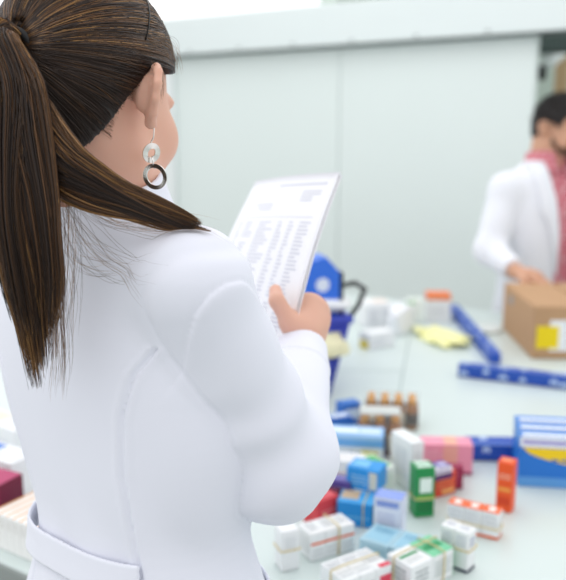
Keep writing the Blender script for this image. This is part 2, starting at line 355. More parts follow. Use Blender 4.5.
carton('orange-red box leaning beside the green box', 441, 493, (.048, .026, .044), 28, 'dd4a32', [('F', .1, .3, .9, .8, 'f08a58', 'text'), ('T', 0, 0, 1, 1, 'e2603f'), ('F', .3, .1, .9, .3, 'f3b06b')], group=G1)
zz = ZT+.0455
carton('small white and purple box on top of the orange-red box', 437, 477, (.046, .03, .022), 28, 'ece8f1', [('T', .35, .1, .98, .95, '6a5fa8'), ('T', .5, .3, .9, .7, 'c6c2e2', 'r', 1), ('F', 0, 0, 1, .5, '5b2f6b'), ('F', .1, .55, .9, .9, '8d86bd', 'text')], z=zz, group=G1)
# dark blue strip beside the blue boxes
def strip(label, p, q, wd, h, z=ZT, name='long_blue_carton', marks=6):
    d = q-p; ln = np.linalg.norm(d); yaw = math.atan2(d[1], d[0]); c = (p+q)/2
    r = empty(name, (c[0], c[1], z+.0007), label, 'box', yaw); rr = random.Random(int(ln*999))
    dec = [('F', 0, .0, 1, .12, '1b3a8c'), ('T', 0, .0, 1, .08, '6f97da')]
    for k in range(marks):
        u = (k+.5+rr.uniform(-.3, .3))/marks; s = rr.uniform(.010, .017)/ln
        for f in 'FTB':
            v = rr.uniform(.3, .7)
            for a in range(3): dec.append((f, u-s/2+a*s*.45, v-.2+.12*(a % 2), u+s*.1+a*s*.45, v+.18+.1*(a % 2), 'b9cff0', 'o', 1+a*.3))
    carton_mesh('carton', (ln, wd, h), '2653b4', dec, r)
    b = MB(); b.box((ln/2-.006, 0, h/2), (.0125, wd+.001, h+.001), paint('1c3f97'), None, .0006); b.build('end_flap', r); return r
strip('short navy carton lying flat between the pink box and the blue boxes', T(466, 456, ZT), T(531, 457, ZT), .05, .034, marks=2)
strip('long blue carton with white motifs lying across, in front of the cardboard box', T(459, 375, ZT), T(600, 392, ZT), .036, .034, marks=7)
strip('long blue carton with white motifs pointing away, left of the cardboard box', T(495, 364, ZT), T(453, 313, ZT), .032, .032, marks=5)
# three upright blue boxes
for k, lb in enumerate(('front blue upright box with yellow swoosh at the right edge', 'middle of three blue upright boxes with lilac top at right edge', 'rearmost of three blue upright boxes, furthest from the green box')):
    p = T(521, 490, ZT)+np.array([.085, .022+k*.040, 0])
    r = empty('medicine_carton', (p[0]+.008*k, p[1], ZT+.0007), lb, 'medicine box', math.radians(-8), 'upright blue boxes at the right edge')
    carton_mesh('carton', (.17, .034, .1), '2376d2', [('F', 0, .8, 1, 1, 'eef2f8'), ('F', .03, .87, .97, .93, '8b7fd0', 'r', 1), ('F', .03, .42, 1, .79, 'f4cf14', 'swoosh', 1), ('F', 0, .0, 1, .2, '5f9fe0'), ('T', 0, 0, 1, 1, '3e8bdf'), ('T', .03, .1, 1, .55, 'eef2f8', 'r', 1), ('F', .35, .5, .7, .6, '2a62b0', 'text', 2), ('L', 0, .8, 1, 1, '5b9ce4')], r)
# cardboard box
cb0, cb1 = T(502, 328, ZT), T(531, 359, ZT)
wdt, dpt_, hh = .32, float(np.linalg.norm(cb0-cb1)), .155
cyaw = math.atan2((cb0-cb1)[1], (cb0-cb1)[0])-math.pi/2
ux = np.array([math.cos(cyaw), math.sin(cyaw), 0]); uy = np.array([-ux[1], ux[0], 0]); cc_ = cb1+ux*wdt/2+uy*dpt_/2
r = empty('cardboard_box', (cc_[0], cc_[1], ZT+.0007), 'brown cardboard box with white and yellow labels, under the man\'s hand', 'cardboard box', cyaw)
M_cb = mat('corrugated_card', 'bd9670', rough=.75, var=.06, vscale=14, bump=.1, bscale=60); M_cb2 = mat('corrugated_card_edge', '8e6b4b', rough=.8)
b = MB(); b.box((0, 0, hh/2), (wdt, dpt_, hh), M_cb, None, .003); b.build('body', r)
for sx in (-1, 1):
    b = MB(); b.box((sx*wdt*.2515, 0, hh+.002), (wdt/2-.005, dpt_-.002, .004), M_cb, None, .001); b.build('flap', r)
b = MB(); b.box((0, 0, hh+.0007), (.004, dpt_-.01, .001), M_cb2)
b.build('flap_gap', r)
b = MB(); b.box((-.04, -dpt_/2-.0006, hh*.46), (.14, .001, hh*.6), paint('f4f6f8')); 
for k in range(5): b.box((-.02, -dpt_/2-.0013, hh*(.3+.09*k)), (.1-.02*(k % 2), .0006, .004), paint('c2c6cc'))
b.build('paper_label', r)['label'] = 'white paper label'
b = MB(); b.box((-.116, -dpt_/2-.0016, hh*.43), (.065, .001, hh*.44), paint('f3d60c')); b.build('sticker', r)['label'] = 'yellow square sticker'
b = MB(); b.box((-wdt/2-.0006, dpt_*.22, hh*.78), (.001, .045, .028), paint('8a8f93')); b.build('printed_mark', r)
# packs of amber bottles in clear wrap
M_glass = mat('amber_glass', '9a5f10', rough=.15, spec=.6, coat=.3); M_cap = mat('orange_cap', 'e09a22', rough=.4); M_film = mat('grey_clear_wrap', 'dfe6e4', rough=.1, alpha=.14, spec=.6)
def bottle_pack(label, px, py, nx, ny, yaw, h, topcard):
    p = T(px, py, ZT); r = empty('bottle_pack', (p[0], p[1], ZT+.001), label, 'bottle pack', math.radians(yaw)); s = .031
    for i in range(nx):
        for j in range(ny):
            c = ((i-(nx-1)/2)*s, (j-(ny-1)/2)*s, 0); b = MB()
            b.lathe(c, [(.0125, 0), (.0145, .003), (.0145, h*.68), (.012, h*.76), (.007, h*.82), (.007, h*.84)], M_glass, 14); o = b.build('bottle', r)
            b = MB(); b.lathe(c, [(.0085, h*.83), (.0088, h*.98), (.0075, h)], M_cap, 12); b.build('cap', o)
            b = MB(); b.lathe(c, [(.0149, h*.15), (.0149, h*.55)], paint('3b2c1c' if (i+j) % 2 else 'e7d9b8'), 14); b.build('bottle_label', o)
    X, Y = nx*s, ny*s
    b = MB(); b.box((0, 0, h/2+.001), (X+.002, Y+.002, h+.003), M_film, None, .002); b.build('plastic_wrap', r)
    if topcard: b = MB(); b.box((0, 0, h+.0042), (X*.9, Y*.8, .0016), paint('c9cdca')); b.build('card_insert', r)
    return r
bottle_pack('wrapped pack of amber bottles with grey card top, behind the light blue box', 379, 452, 3, 2, -6, .088, True)
bottle_pack('further wrapped pack of amber bottles with orange caps, behind the grey-topped pack', 391, 425, 4, 2, -8, .07, False)
# small blue boxes by the sleeve
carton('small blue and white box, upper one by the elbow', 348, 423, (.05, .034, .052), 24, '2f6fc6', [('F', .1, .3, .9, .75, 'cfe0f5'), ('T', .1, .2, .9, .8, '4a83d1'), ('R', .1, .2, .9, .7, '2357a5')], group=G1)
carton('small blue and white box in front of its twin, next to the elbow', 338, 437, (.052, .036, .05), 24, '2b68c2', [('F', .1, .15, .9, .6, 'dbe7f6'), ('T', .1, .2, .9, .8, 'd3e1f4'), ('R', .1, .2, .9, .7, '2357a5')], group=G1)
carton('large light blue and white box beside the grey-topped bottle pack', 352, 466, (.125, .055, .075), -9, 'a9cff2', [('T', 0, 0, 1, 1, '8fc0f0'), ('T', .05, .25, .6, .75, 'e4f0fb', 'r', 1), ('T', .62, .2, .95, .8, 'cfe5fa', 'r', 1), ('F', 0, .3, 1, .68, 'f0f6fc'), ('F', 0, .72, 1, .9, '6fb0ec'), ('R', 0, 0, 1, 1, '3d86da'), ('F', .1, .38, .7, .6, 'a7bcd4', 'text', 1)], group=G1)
carton('white box with pale red print, left among the boxes near the elbow', 344, 482, (.075, .045, .052), -12, 'f3f3f3', [('F', .1, .3, .8, .6, 'e3b5a8', 'text'), ('T', .1, .2, .8, .7, 'e9e4e0', 'text'), ('F', .8, .1, .95, .9, 'e9d9cc')], group=G1)
carton('small olive-yellow box in front of the light blue box', 368, 478, (.032, .02, .05), -14, 'b9b41e', [('F', .1, .4, .9, .8, 'd4d04c'), ('T', 0, 0, 1, 1, 'a8a51c')], group=G1)
carton('white box with green top behind the bright blue boxes', 377, 488, (.03, .07, .054), 32, 'eef3ee', [('T', .15, .1, .85, .9, '67b96c'), ('F', .2, .2, .8, .8, 'cfe3d0', 'text'), ('R', .1, .1, .9, .25, '4aa557')], group=G1)
carton('purple-edged grey box beside the elbow', 341, 507, (.04, .03, .055), -20, '584a96', [('F', .15, .2, .85, .8, 'a8a5c2'), ('T', .1, .2, .9, .8, '7d73b0')], group=G1)
carton('dark maroon box squeezed behind the red box', 331, 512, (.03, .025, .042), -20, '5e1f33', [('T', .1, .1, .9, .9, '6f2a40')], group=G1)
carton('red box half hidden by the sleeve', 321, 521, (.05, .035, .048), 40, 'd5434c', [('T', .1, .2, .9, .8, 'dd6068'), ('F', .2, .2, .9, .6, 'e98a90', 'text'), ('R', .15, .1, .85, .8, 'b9b4b4')], group=G1)
carton('bright blue box, lower of two, behind the white lilac box', 357, 520, (.062, .05, .042), -16, '2191dc', [('F', .1, .25, .9, .5, '66b6ea', 'text'), ('T', 0, 0, 1, 1, '49a7e6'), ('T', .05, .3, .55, .95, 'c9b191', 'r', 1), ('R', 0, 0, .35, 1, '1f8f5a')], group=G1, bands=(('x', .015),))
carton('bright blue box with pale panel, stacked over its twin', 366, 497, (.06, .046, .04), -26, '2a97e2', [('T', .1, .2, .6, .8, '7cc2f0'), ('F', .15, .2, .8, .7, '9bd0f3', 'text'), ('F', .7, .1, .95, .9, 'd8d8c8')], z=ZT+.043, pos=tuple(T(365, 513, ZT)+np.array([.004, .02, 0]))[:3], group=G1)
carton('white upright box with lilac-blue top, in front of the green-topped box', 389, 541, (.046, .034, .082), -22, 'e4e8f6', [('T', 0, 0, 1, 1, '8ea4e6'), ('F', .1, .82, .9, .95, '8b9fdc'), ('F', .15, .35, .8, .7, 'c6cbe6', 'text'), ('R', 0, 0, 1, 1, 'dfe4f7'), ('L', 0, 0, 1, 1, 'c9ced8')], group=G1, bands=())
bundle('pale blue pack of two flat boxes behind the green and white pack', 396, 562, 2, (.05, .06, .040), -32, 'b4d6e4', [('T', .1, .1, .9, .9, '9ccbe0'), ('T', .2, .55, .8, .8, '6fa9c6', 'text', 1), ('F', .1, .2, .9, .8, '8fbccd', 'text')], group=G1)
bundle('green and white banded pack at the bottom of the table', 420, 579, 2, (.046, .05, .046), 38, WH, [('T', 0, 0, 1, 1, '7fd0a4'), ('T', .1, .35, .9, .6, '2f9c63', 'r', 1), ('F', .1, .2, .9, .8, 'b8c4c2', 'text'), ('R', 0, 0, 1, 1, '79cfa0')], group=G1, bands=(('x', .022), ('y', .01)), decos_first=[('T', .1, .5, .9, .62, '2f9c63'), ('T', .1, .15, .8, .4, 'c8cccb', 'text'), ('F', .2, .3, .8, .8, '9ea6a8', 'text'), ('L', .2, .3, .8, .8, '9ea6a8', 'text')])
bundle('white banded pack with an orange stripe, nearest the coat', 326, 550, 3, (.0265, .042, .046), 28, WH, [('T', 0, 0, 1, .2, 'f2f2f2'), ('T', .2, .25, .8, .85, 'b9bdc0', 'text'), ('F', .0, .58, 1, .68, 'ee7f5c'), ('F', .1, .1, .9, .45, 'd3d6d8', 'text'), ('R', .1, .5, .9, .6, 'ee7f5c'), ('L', .1, .2, .9, .8, 'd6d9da', 'text')], group=G1, bands=(('x', .01),))
bundle('white banded pack with a red corner at the bottom of the table', 355, 591, 3, (.0285, .058, .044), 33, WH, [('T', .1, .55, .9, .9, 'b4b9bd', 'text'), ('T', .1, .1, .9, .4, 'd0d4d6', 'text'), ('F', .1, .2, .9, .7, 'cfd2d6', 'text')], group=G1, bands=(('y', .0),), decos_last=[('F', .25, 0, 1, .7, 'e2465c'), ('T', .1, .3, .9, .9, 'c4c9cc', 'text'), ('T', .3, 0, 1, .16, 'e2465c')])
carton('slim white box with a rubber band standing beside the coat', 287, 566, (.03, .03, .066), 22, 'f0f1f2', [('F', .2, .55, .8, .85, 'dcdfe2', 'text')], bands=(('z', .034),), group=G1)
# packages at the back of the table
carton('plain white box at the back of the table, beside the blue crate', 374, 325, (.095, .09, .085), 12, 'f3f4f4', [('F', .1, .15, .5, .8, 'dfe0e2'), ('T', .4, .2, .95, .8, 'f2e2d6'), ('F', .6, .5, .9, .8, 'd9dce0', 'text')], name='white_carton', cat='box')
carton('low white box with yellow end in front of the white pouch', 377, 346, (.1, .055, .05), 30, 'f2f4f5', [('L', 0, 0, 1, 1, 'd5d8d8'), ('F', .1, .2, .6, .7, 'e0e3e6', 'text'), ('L', .1, .0, .9, .5, 'd8c22e', 'r', 1)], name='white_carton', cat='box')
carton('narrow white and green box between the white pouch and orange-topped box', 414, 322, (.055, .05, .085), 4, 'eef3ee', [('L', .1, .1, .9, .9, '8dc08a'), ('F', .1, .1, .35, .95, '8fc48c'), ('T', .2, .2, .8, .8, 'd5e6d4')], name='white_carton', cat='box')
carton('white box with bright orange lid at the back of the table', 437, 320, (.085, .08, .098), -6, 'eff0f1', [('T', 0, 0, 1, 1, 'f07a3c'), ('F', 0, .82, 1, 1, 'f08a52'), ('F', .15, .2, .8, .6, 'd9dcdf', 'text'), ('L', 0, .82, 1, 1, 'e0703a')], name='white_carton', cat='box')
def soft_bag(name, label, cat, c, size, rz, m, seed, amp=.07, fq=1.0):
    rr = np.random.default_rng(seed); bm = bmesh.new(); bmesh.ops.create_icosphere(bm, subdivisions=5, radius=1)
    ph = rr.uniform(0, 6, (5, 3)); fr = rr.uniform(1.5, 5, (5, 3))*fq*rr.choice([-1, 1], (5, 3))
    for v in bm.verts:
        p = np.array(v.co); q = np.sign(p)*np.abs(p)**.72
        d = sum(math.sin(float(fr[i] @ p+ph[i, 0]))*(amp/(1+i*.3)) for i in range(5)); q = q*(1+d); q[2] = max(q[2], -.62)
        v.co = Vector(q*np.array(size)/2)
    for f in bm.faces: f.smooth = True
    zmin = min(v.co.z for v in bm.verts)
    me = bpy.data.meshes.new(name); bm.to_mesh(me); bm.free(); o = link(name, me, None, [m]); o.location = (c[0], c[1], c[2]-zmin+.0007); o.rotation_euler = (0, 0, rz); return tag(o, label, cat)
soft_bag('white_pouch', 'crumpled white plastic pouch leaning between the white boxes at the back', 'pouch', T(400, 331, ZT), (.075, .16, .115), .3-.7, mat('white_plastic_film', 'eff1f4', rough=.3), 3)
soft_bag('yellow_bag', 'flattened pale yellow plastic bag on the table before the orange-lidded box', 'bag', T(440, 339, ZT), (.115, .22, .028), .3, mat('pale_yellow_film', 'faf8b4', rough=.35), 11, .13, 1.3)
soft_bag('plastic_wrapper', 'small clear white wrapper lying left of the cardboard box', 'wrapper', T(486, 331, ZT), (.09, .09, .02), .3, mat('clear_white_film', 'e3eae9', rough=.2), 5)
# blue crate with a blue folder box in it
CR = T(329, 396, ZT); cyw = math.radians(14); cu = np.array([math.cos(cyw), math.sin(cyw), 0]); cv = np.array([-cu[1], cu[0], 0])
cw, cd, chh = .34, .42, .208
cen = CR-cu*(cw/2)+cv*(cd/2)
r = empty('plastic_crate', (cen[0], cen[1], ZT+.0007), 'dark blue plastic crate standing on the table beyond the woman\'s hand', 'crate', cyw)
M_cr = mat('blue_crate_plastic', '3443b4', rough=.4); t = .005
def crate_wall(mb, half, z0, z1, f0, f1, m, holes=True):
    pass
b = MB(); fl = .04
def ring(z): k = z/chh; return cw/2+fl*k, cd/2+fl*k
for (sx, sy) in ((1, 0), (-1, 0), (0, 1), (0, -1)):
    for k in range(6):       # horizontal slats of the crate side
        z0, z1 = k*chh/6+.004, (k+1)*chh/6-.004
        for za, zb in ((z0, z1),):
            X0, Y0 = ring(za); X1, Y1 = ring(zb)
            def cr(x, y, X, Y, sx=sx, sy=sy): return None
            for inn in (0,):
                if sx: pts = [(sx*X0, -Y0, za), (sx*X0, Y0, za), (sx*X1, Y1, zb), (sx*X1, -Y1, zb)]; off = Vector((-sx*t, 0, 0))
                else: pts = [(-X0, sy*Y0, za), (X0, sy*Y0, za), (X1, sy*Y1, zb), (-X1, sy*Y1, zb)]; off = Vector((0, -sy*t, 0))
                P4 = [Vector(p) for p in pts]; Q4 = [p+off for p in P4]
                b.quad(P4, M_cr); b.quad(Q4[::-1], M_cr)
                for i in range(4): b.quad([P4[i], P4[(i+1) % 4], Q4[(i+1) % 4], Q4[i]][::-1], M_cr)
    # ribs
    for u in np.linspace(-1, 1, 9):
        X0, Y0 = ring(0); X1, Y1 = ring(chh)
        if sx: b.tube([(sx*(X0-.002), u*(Y0-.004), 0), (sx*(X1-.002), u*(Y1-.004), chh)], .006, M_cr, 6)
        else: b.tube([(u*(X0-.004), sy*(Y0-.002), 0), (u*(X1-.004), sy*(Y1-.002), chh)], .006, M_cr, 6)
b.box((0, 0, .004), (cw, cd, .008), M_cr); b.build('body', r)
b = MB(); X1, Y1 = ring(chh); b.tube([(-X1, -Y1, chh), (X1, -Y1, chh), (X1, Y1, chh), (-X1, Y1, chh)], .011, M_cr, 8, True); b.build('rim', r)
b = MB(); b.tube([(X1+.004, -Y1*.5, chh), (X1+.008, -Y1*.5, chh+.06), (X1+.05, -Y1*.55, chh+.07), (X1+.055, -Y1*.8, chh+.065), (X1+.03, -Y1*.9, chh+.03), (X1+.006, -Y1*.9, chh)], .007, mat('black_plastic', '15181a'), 8); b.build('handle', r)['label'] = 'black handle'
M_fb = mat('bright_blue_card', '2d6fdc', rough=.4)
fc = cen+cu*.092-cv*.15
r = empty('blue_folder', (fc[0], fc[1], ZT+.012), 'bright blue slanted file box with white round sticker, standing in the crate', 'file box', cyw)
b = MB(); x0, x1, hA, hB, dd = -.14, .11, .2, .345, .075
prof = [(x0+.03, 0), (x1-.05, 0), (x1, .19), (x1, .305), (x1-.035, hB), (x1-.075, hB-.01), (x0, hA)]
fr = [b.bm.verts.new((x, -dd/2, z)) for x, z in prof]; bk = [b.bm.verts.new((x, dd/2, z)) for x, z in prof]; b.slot(M_fb)
b.bm.faces.new(fr); b.bm.faces.new(bk[::-1])
for i in range(len(prof)): b.bm.faces.new((fr[i], bk[i], bk[(i+1) % 7], fr[(i+1) % 7]))
b.build('body', r)
b = MB(); b.disc((x1-.045, -dd/2-.0008, .275), (1, 0, 0), (0, 0, 1), .018, paint('dfe6f4')); b.build('sticker', r)['label'] = 'white round sticker'
b = MB(); b.box((x1+.005, 0, .25), (.01, dd+.004, .11), mat('black_plastic', '15181a'), None, .002); b.build('spine', r)['label'] = 'black spine'
b = MB(); rp = cen+cu*.05-cv*(Y1+.0)
o = soft_bag('packing_paper', 'crumpled cream paper hanging over the near rim of the blue crate', 'paper', tuple(CR-cu*.045-cv*.03+np.array([0, 0, chh-.09])), (.17, .075, .07), .25+.2, mat('cream_paper', 'eee9c2', rough=.7), 21)
o = soft_bag('white_tissue', 'white tissue lying along the rim of the blue crate under the file box', 'tissue', tuple(CR-cu*.02+cv*.03+np.array([0, 0, chh+.012])), (.16, .07, .035), .25, mat('white_tissue', 'f2f4f4', rough=.8), 22)
# boxes on the left end of the table, behind the woman
def lp(px, py): return T(px, py, ZT)
G2 = 'slim white boxes in a row at the left end of the table'
base = lp(38, 567)-np.array([.03,.0,0]); lyaw = WANG+math.pi     # rows follow the table edge
eu = np.array([math.cos(lyaw), math.sin(lyaw), 0]); ev = np.array([-eu[1], eu[0], 0])
for k in range(7):
    p = base-eu*(.0165*(k+.5)-.03)+ev*.085
    r = carton_mesh('slim_carton', (.016, .13, .062), 'f4f4f2', [('T', .08, .0, .32, 1, 'f0b070'), ('T', .5, .1, .8, .6, 'e9e6e0', 'text', 1), ('T', .4, .72, .9, .9, 'f3d3ab', 'r', 1), ('F', .2, .6, .8, .9, 'e2e2de', 'text')], None)
    r.location = (p[0], p[1], ZT+.0007); r.rotation_euler = (0, 0, lyaw); tag(r, 'slim white box with orange stripe, '+('nearest the white coat in its row', 'second in the row from the white coat', 'third in the row from the white coat', 'fourth in the row from the white coat', 'fifth in the row from the white coat', 'sixth in the row from the white coat', 'last in the row, furthest from the white coat')[k], 'medicine box', G2)
p = lp(-12, 519)
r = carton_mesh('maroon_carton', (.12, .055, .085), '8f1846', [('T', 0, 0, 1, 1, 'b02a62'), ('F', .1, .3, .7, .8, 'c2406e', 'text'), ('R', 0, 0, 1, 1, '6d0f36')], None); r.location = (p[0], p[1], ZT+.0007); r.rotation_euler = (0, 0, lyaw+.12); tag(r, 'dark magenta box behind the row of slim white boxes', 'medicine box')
for k, (lb, col, du, dv, h) in enumerate((('white box with blue panel behind the magenta box on the left', 'f1f3f6', -.02, .26, .075), ('plain white box at the far left behind the blue-panelled one', 'eef0f2', -.09, .345, .085))):
    p = (lp(0, 487), lp(8, 458))[k]; r = carton_mesh('white_carton', (.15, .06, h), col, [('T', .1, .1, .5, .9, '4a7fd0' if k == 0 else 'e6e2cf'), ('F', .1, .3, .8, .7, 'ccd4e0', 'text'), ('T', .55, .2, .95, .8, 'dfe6f0', 'text')], None)
    r.location = (p[0], p[1], ZT+.0007); r.rotation_euler = (0, 0, lyaw-.08*k); tag(r, lb, 'medicine box')
# ------------------------------------------------------------------ people
M_skin = mat('skin_fair', 'dfae98', rough=.5, spec=.35, sss=.12, var=.04, vscale=25)
M_skin2 = mat('skin_tan', 'd0a084', rough=.5, spec=.35, sss=.1, var=.04, vscale=25)
M_coat = mat('white_coat_cotton', 'e6e8f2', rough=.8, spec=.2, bump=.06, bscale=900, sheen=.15)
M_coat2 = mat('white_coat_cotton_plain', 'eceef4', rough=.8, spec=.2, sheen=.1)
M_silver = mat('silver', 'e4e1dc', rough=.18, metal=1)
def frame(az, pitch=0, roll=0):
    """columns right, forward, up; azimuth clockwise from +Y, pitch down positive"""
    a, p = math.radians(az), math.radians(pitch)
    f = np.array([math.sin(a)*math.cos(p), math.cos(a)*math.cos(p), -math.sin(p)]); r = np.array([math.cos(a), -math.sin(a), 0]); u = np.cross(r, f)
    ro = math.radians(roll); r2 = r*math.cos(ro)-u*math.sin(ro); u2 = r*math.sin(ro)+u*math.cos(ro)
    return np.stack([r2, f, u2], 1)
def head_sdf(Q, male=False):
    """Q in head space: x right, y forward, z up, metres"""
    A = np.abs(Q[:, 0]); M = np.stack([A, Q[:, 1], Q[:, 2]], 1)
    f = s_ell(M, (0, -.014, .03), (.073, .094, .085))
    f = smin(f, s_ell(M, (0, .028, -.03), (.059, .062, .08)), .03)
    f = smin(f, s_cap(M, (.047, .0, -.062), (.0, .062, -.095), .019, .017), .03)
    f = smin(f, s_ell(M, (0, .066, -.093), (.022, .02, .017) if not male else (.027, .023, .02)), .02)
    f = smin(f, s_ell(M, (.045, .056, -.03), (.023, .023, .026)), .025)
    f = smin(f, s_ell(M, (.02, .08, .017), (.028, .012, .01)), .02)
    f = smax(f, -s_ell(M, (.032, .097, .0), (.017, .016, .011)), .014)
    f = smin(f, s_ell(M, (.032, .073, .0), (.0135, .0125, .0125)), .004)
    f = smin(f, s_cap(M, (0, .085, .008), (0, .1025, -.03), .007, .0105), .014)
    f = smin(f, s_ell(M, (.011, .093, -.034), (.008, .01, .007)), .008)
    f = smin(f, s_ell(M, (.0, .087, -.057), (.021, .011, .0055)), .006); f = smin(f, s_ell(M, (0, .086, -.068), (.018, .011, .0065)), .006)
    f = smax(f, -s_cap(M, (0, .1, -.0625), (.02, .09, -.0625), .0022, .0015), .003)
    # ears
    def ear(P):
        def ep(u, v): return np.array([.069+.004+max(0, .012-u)*.95, -.021+u*1.2, -.002+v*.86])
        hel = [ep(.008, .004), ep(.013, .018), ep(.006, .028), ep(-.007, .030), ep(-.016, .022), ep(-.018, .008), ep(-.015, -.008), ep(-.008, -.021), ep(0, -.030), ep(.006, -.028)]
        g = chain(P, hel, [.0036, .004, .0042, .0042, .0043, .0042, .004, .0042, .0055, .004], .003)
        c = (ep(-.003, 0)+np.array([-.003, 0, 0])); ax = nrm(ep(-.01, 0)-ep(.01, 0)); up = np.array([0, 0, 1.]); n = nrm(np.cross(ax, up)); R = np.stack([ax, up, n], 1)
        g = smin(g, s_ell(P, c, (.016, .024, .0042), R), .005)
        g = smin(g, chain(P, [ep(-.004, .018), ep(-.011, .006), ep(-.007, -.012)], [.003, .0034, .003], .003), .004)
        g = smin(g, s_ell(P, ep(-.004, .002)+np.array([-.010, -.002, 0]), (.0105, .009, .0185)), .007)
        g = smax(g, -s_ell(P, ep(.002, -.004)+np.array([.009, .003, 0]), (.009, .008, .012)), .004)
        return g
    g = within(M, (.05, -.06, -.045), (.115, .02, .04), ear, .012); return smin(f, g, .007)
def rings_sdf(P, rings, R):
    """stack of ellipses along z; rows z, cx, cy, a, b; R columns right, forward"""
    r = np.array(rings, float); z = P[:, 2]; cx, cy, a, b = (np.interp(z, r[:, 0], r[:, k]).astype(np.float32) for k in (1, 2, 3, 4))
    q = np.stack([P[:, 0]-cx, P[:, 1]-cy], 1) @ R[:2, :2].astype(np.float32); x, y = q[:, 0]/a, q[:, 1]/b
    k = (np.abs(x)**2.3+np.abs(y)**2.3)**(1/2.3); g = np.sqrt((q[:, 0]/a**2)**2+(q[:, 1]/b**2)**2)+1e-6
    d = np.where(k > .3, k*(k-1)/g*1.0, -np.minimum(a, b)*(1-k)); d = np.clip(d, -.3, .5)
    zl, zh = r[:, 0].min(), r[:, 0].max(); return np.maximum(d, np.maximum(zl-z, z-zh)), q, (a, b)
def smooth_rings(rows, n=60):
    r = np.array(sorted(rows), float); z = np.linspace(r[0, 0], r[-1, 0], n); out = [z]
    for k in range(1, 5):
        v = np.interp(z, r[:, 0], r[:, k])
        for _ in range(6): v = np.concatenate([[v[0]], (v[:-2]+2*v[1:-1]+v[2:])/4, [v[-1]]])
        out.append(v)
    return np.stack(out, 1)
def fingers(P, joints, k=.004):
    f = None
    for pts, r0, r1 in joints:
        n = len(pts); g = chain(P, pts, np.linspace(r0, r1, n), .003); f = g if f is None else np.minimum(f, g)
    return f
def place(o, parent): return local(o, parent)
def eyes(parent, H, HR, iris):
    for sx in (-1, 1):
        b = MB(); c = H+HR @ np.array([sx*.032, .0745, 0]); f = HR[:, 1]
        bm = b.bm; bmesh.ops.create_uvsphere(bm, u_segments=16, v_segments=10, radius=.0118, matrix=Matrix.Translation(c)); b.slot(mat('eye_white', 'f0ece6', rough=.2))
        b.disc(c+f*.0119, HR[:, 0], HR[:, 2], .0048, iris); place(b.build('eye'), parent)
# ================================================================== the woman
HW = S(93, 101, .83); HRW = frame(22, 12, 0)
BRW = frame(38)
NKW = S(95, 205, .84); WSW = S(140, 510, .87)
def axis_w(z): k = (NKW[2]-z)/(NKW[2]-WSW[2]); return NKW[:2]+(WSW[:2]-NKW[:2])*min(k, 1.15)
def rw(rows, g=0):
    out = []
    for z, a, b_, fw in rows:
        c = axis_w(z)+BRW[:2, 1]*fw; out.append((z, c[0], c[1], a+g, b_+g))
    return smooth_rings(out)
ROWS = [(1.50, .062, .058, .012), (1.475, .105, .066, .01), (1.445, .138, .078, .006), (1.40, .158, .094, .008), (1.34, .170, .106, .014), (1.28, .170, .106, .016), (1.22, .146, .098, .01), (1.175, .121, .09, .004), (1.12, .135, .099, .0), (1.05, .16, .112, -.004), (.98, .172, .115, -.01), (.90, .176, .112, -.02), (.80, .18, .115, -.02)]
RG_C = rw(ROWS); RG_B = rw([r for r in ROWS if r[0] >= .85], -.02)
SHR = S(197, 284, .735); SHL = NKW+BRW[:, 0]*-.155+np.array([0, 0, SHR[2]-NKW[2]]); SHL = np.array([SHL[0], SHL[1], SHR[2]])
ELR = S(271, 457, .835); WRR = S(305, 337, 1.03)
ELL = SHL+.27*nrm(BRW[:, 1]*.55-BRW[:, 0]*.16+np.array([0, 0, -.8])); WRL = ELL+.24*nrm(BRW[:, 1]*.55-BRW[:, 0]*.5+np.array([0, 0, .35]))
# sheet of paper she holds
PTL, PTR = S(256, 181, 1.215), S(340.5, 172, 1.04); dR = nrm(S(299, 302, 1.0)-PTR)*.297; dL = nrm(S(229, 242, 1.19)-PTL)*.297
def paper(u, v, off=0):
    p = (PTL+dL*v)*(1-u)+(PTR+dR*v)*u; n = nrm(np.cross(PTR-PTL, dL)); n = n if n[1] < 0 else -n
    return p+n*(.004*math.sin(math.pi*u)*(1-.5*v)+.004*math.sin(5*v)+off)
PN = nrm(np.cross(PTR-PTL, dL)); PN = PN if PN[1] < 0 else -PN
# her right hand: thumb on the near face of the paper, fingers curled behind it
def onp(px, py, off):
    v = Xw*((px-CX)/F)-Uw*((py-CY)/F)+Fw; k = ((PTR-CAM) @ PN)/(v @ PN); return CAM+v*k+PN*off
TH = [S(301, 338, 1.005), S(290, 322, 1.0), onp(284, 305, .012), onp(281, 294, .0095)]
MC = [S(307, 306, 1.035), S(314, 306, 1.04), S(318.5, 312, 1.045), S(319, 321, 1.045)]
EIN = nrm(PTL-PTR)
def lay(q, off): return q+PN*(off-(q-PTR) @ PN)
FG = []
for i, (m, (tx, ty)) in enumerate(zip(MC, ((291, 296), (290, 306), (291, 317), (294, 327)))):
    p1 = lay(m+EIN*.036, -.02); p2 = lay(m+EIN*.054-Uw*.003, -.017); p3 = lay(m+EIN*.066-Uw*.006, -.0145); FG.append(([m, p1, p2, p3], (.0092, .0094, .009, .008)[i], (.0075, .0077, .0073, .0065)[i]))
def hand_r(P):
    f = s_cap(P, WRR, S(307, 325, 1.03), .0225, .026)
    for m, r in zip(MC, (.0135, .0135, .013, .012)): f = smin(f, s_cap(P, S(305, 331, 1.03), m, .02, r), .014)
    f = smin(f, s_cap(P, S(303, 332, 1.01), TH[1], .018, .0135), .014)
    f = smin(f, s_cap(P, S(297, 326, 1.01), MC[0], .016, .0125), .014)
    f = smin(f, chain(P, TH[1:], (.0115, .0098, .0082), .004), .006)
    return smin(f, fingers(P, FG), .005)
LC = WRL+nrm(WRL-ELL)*.07
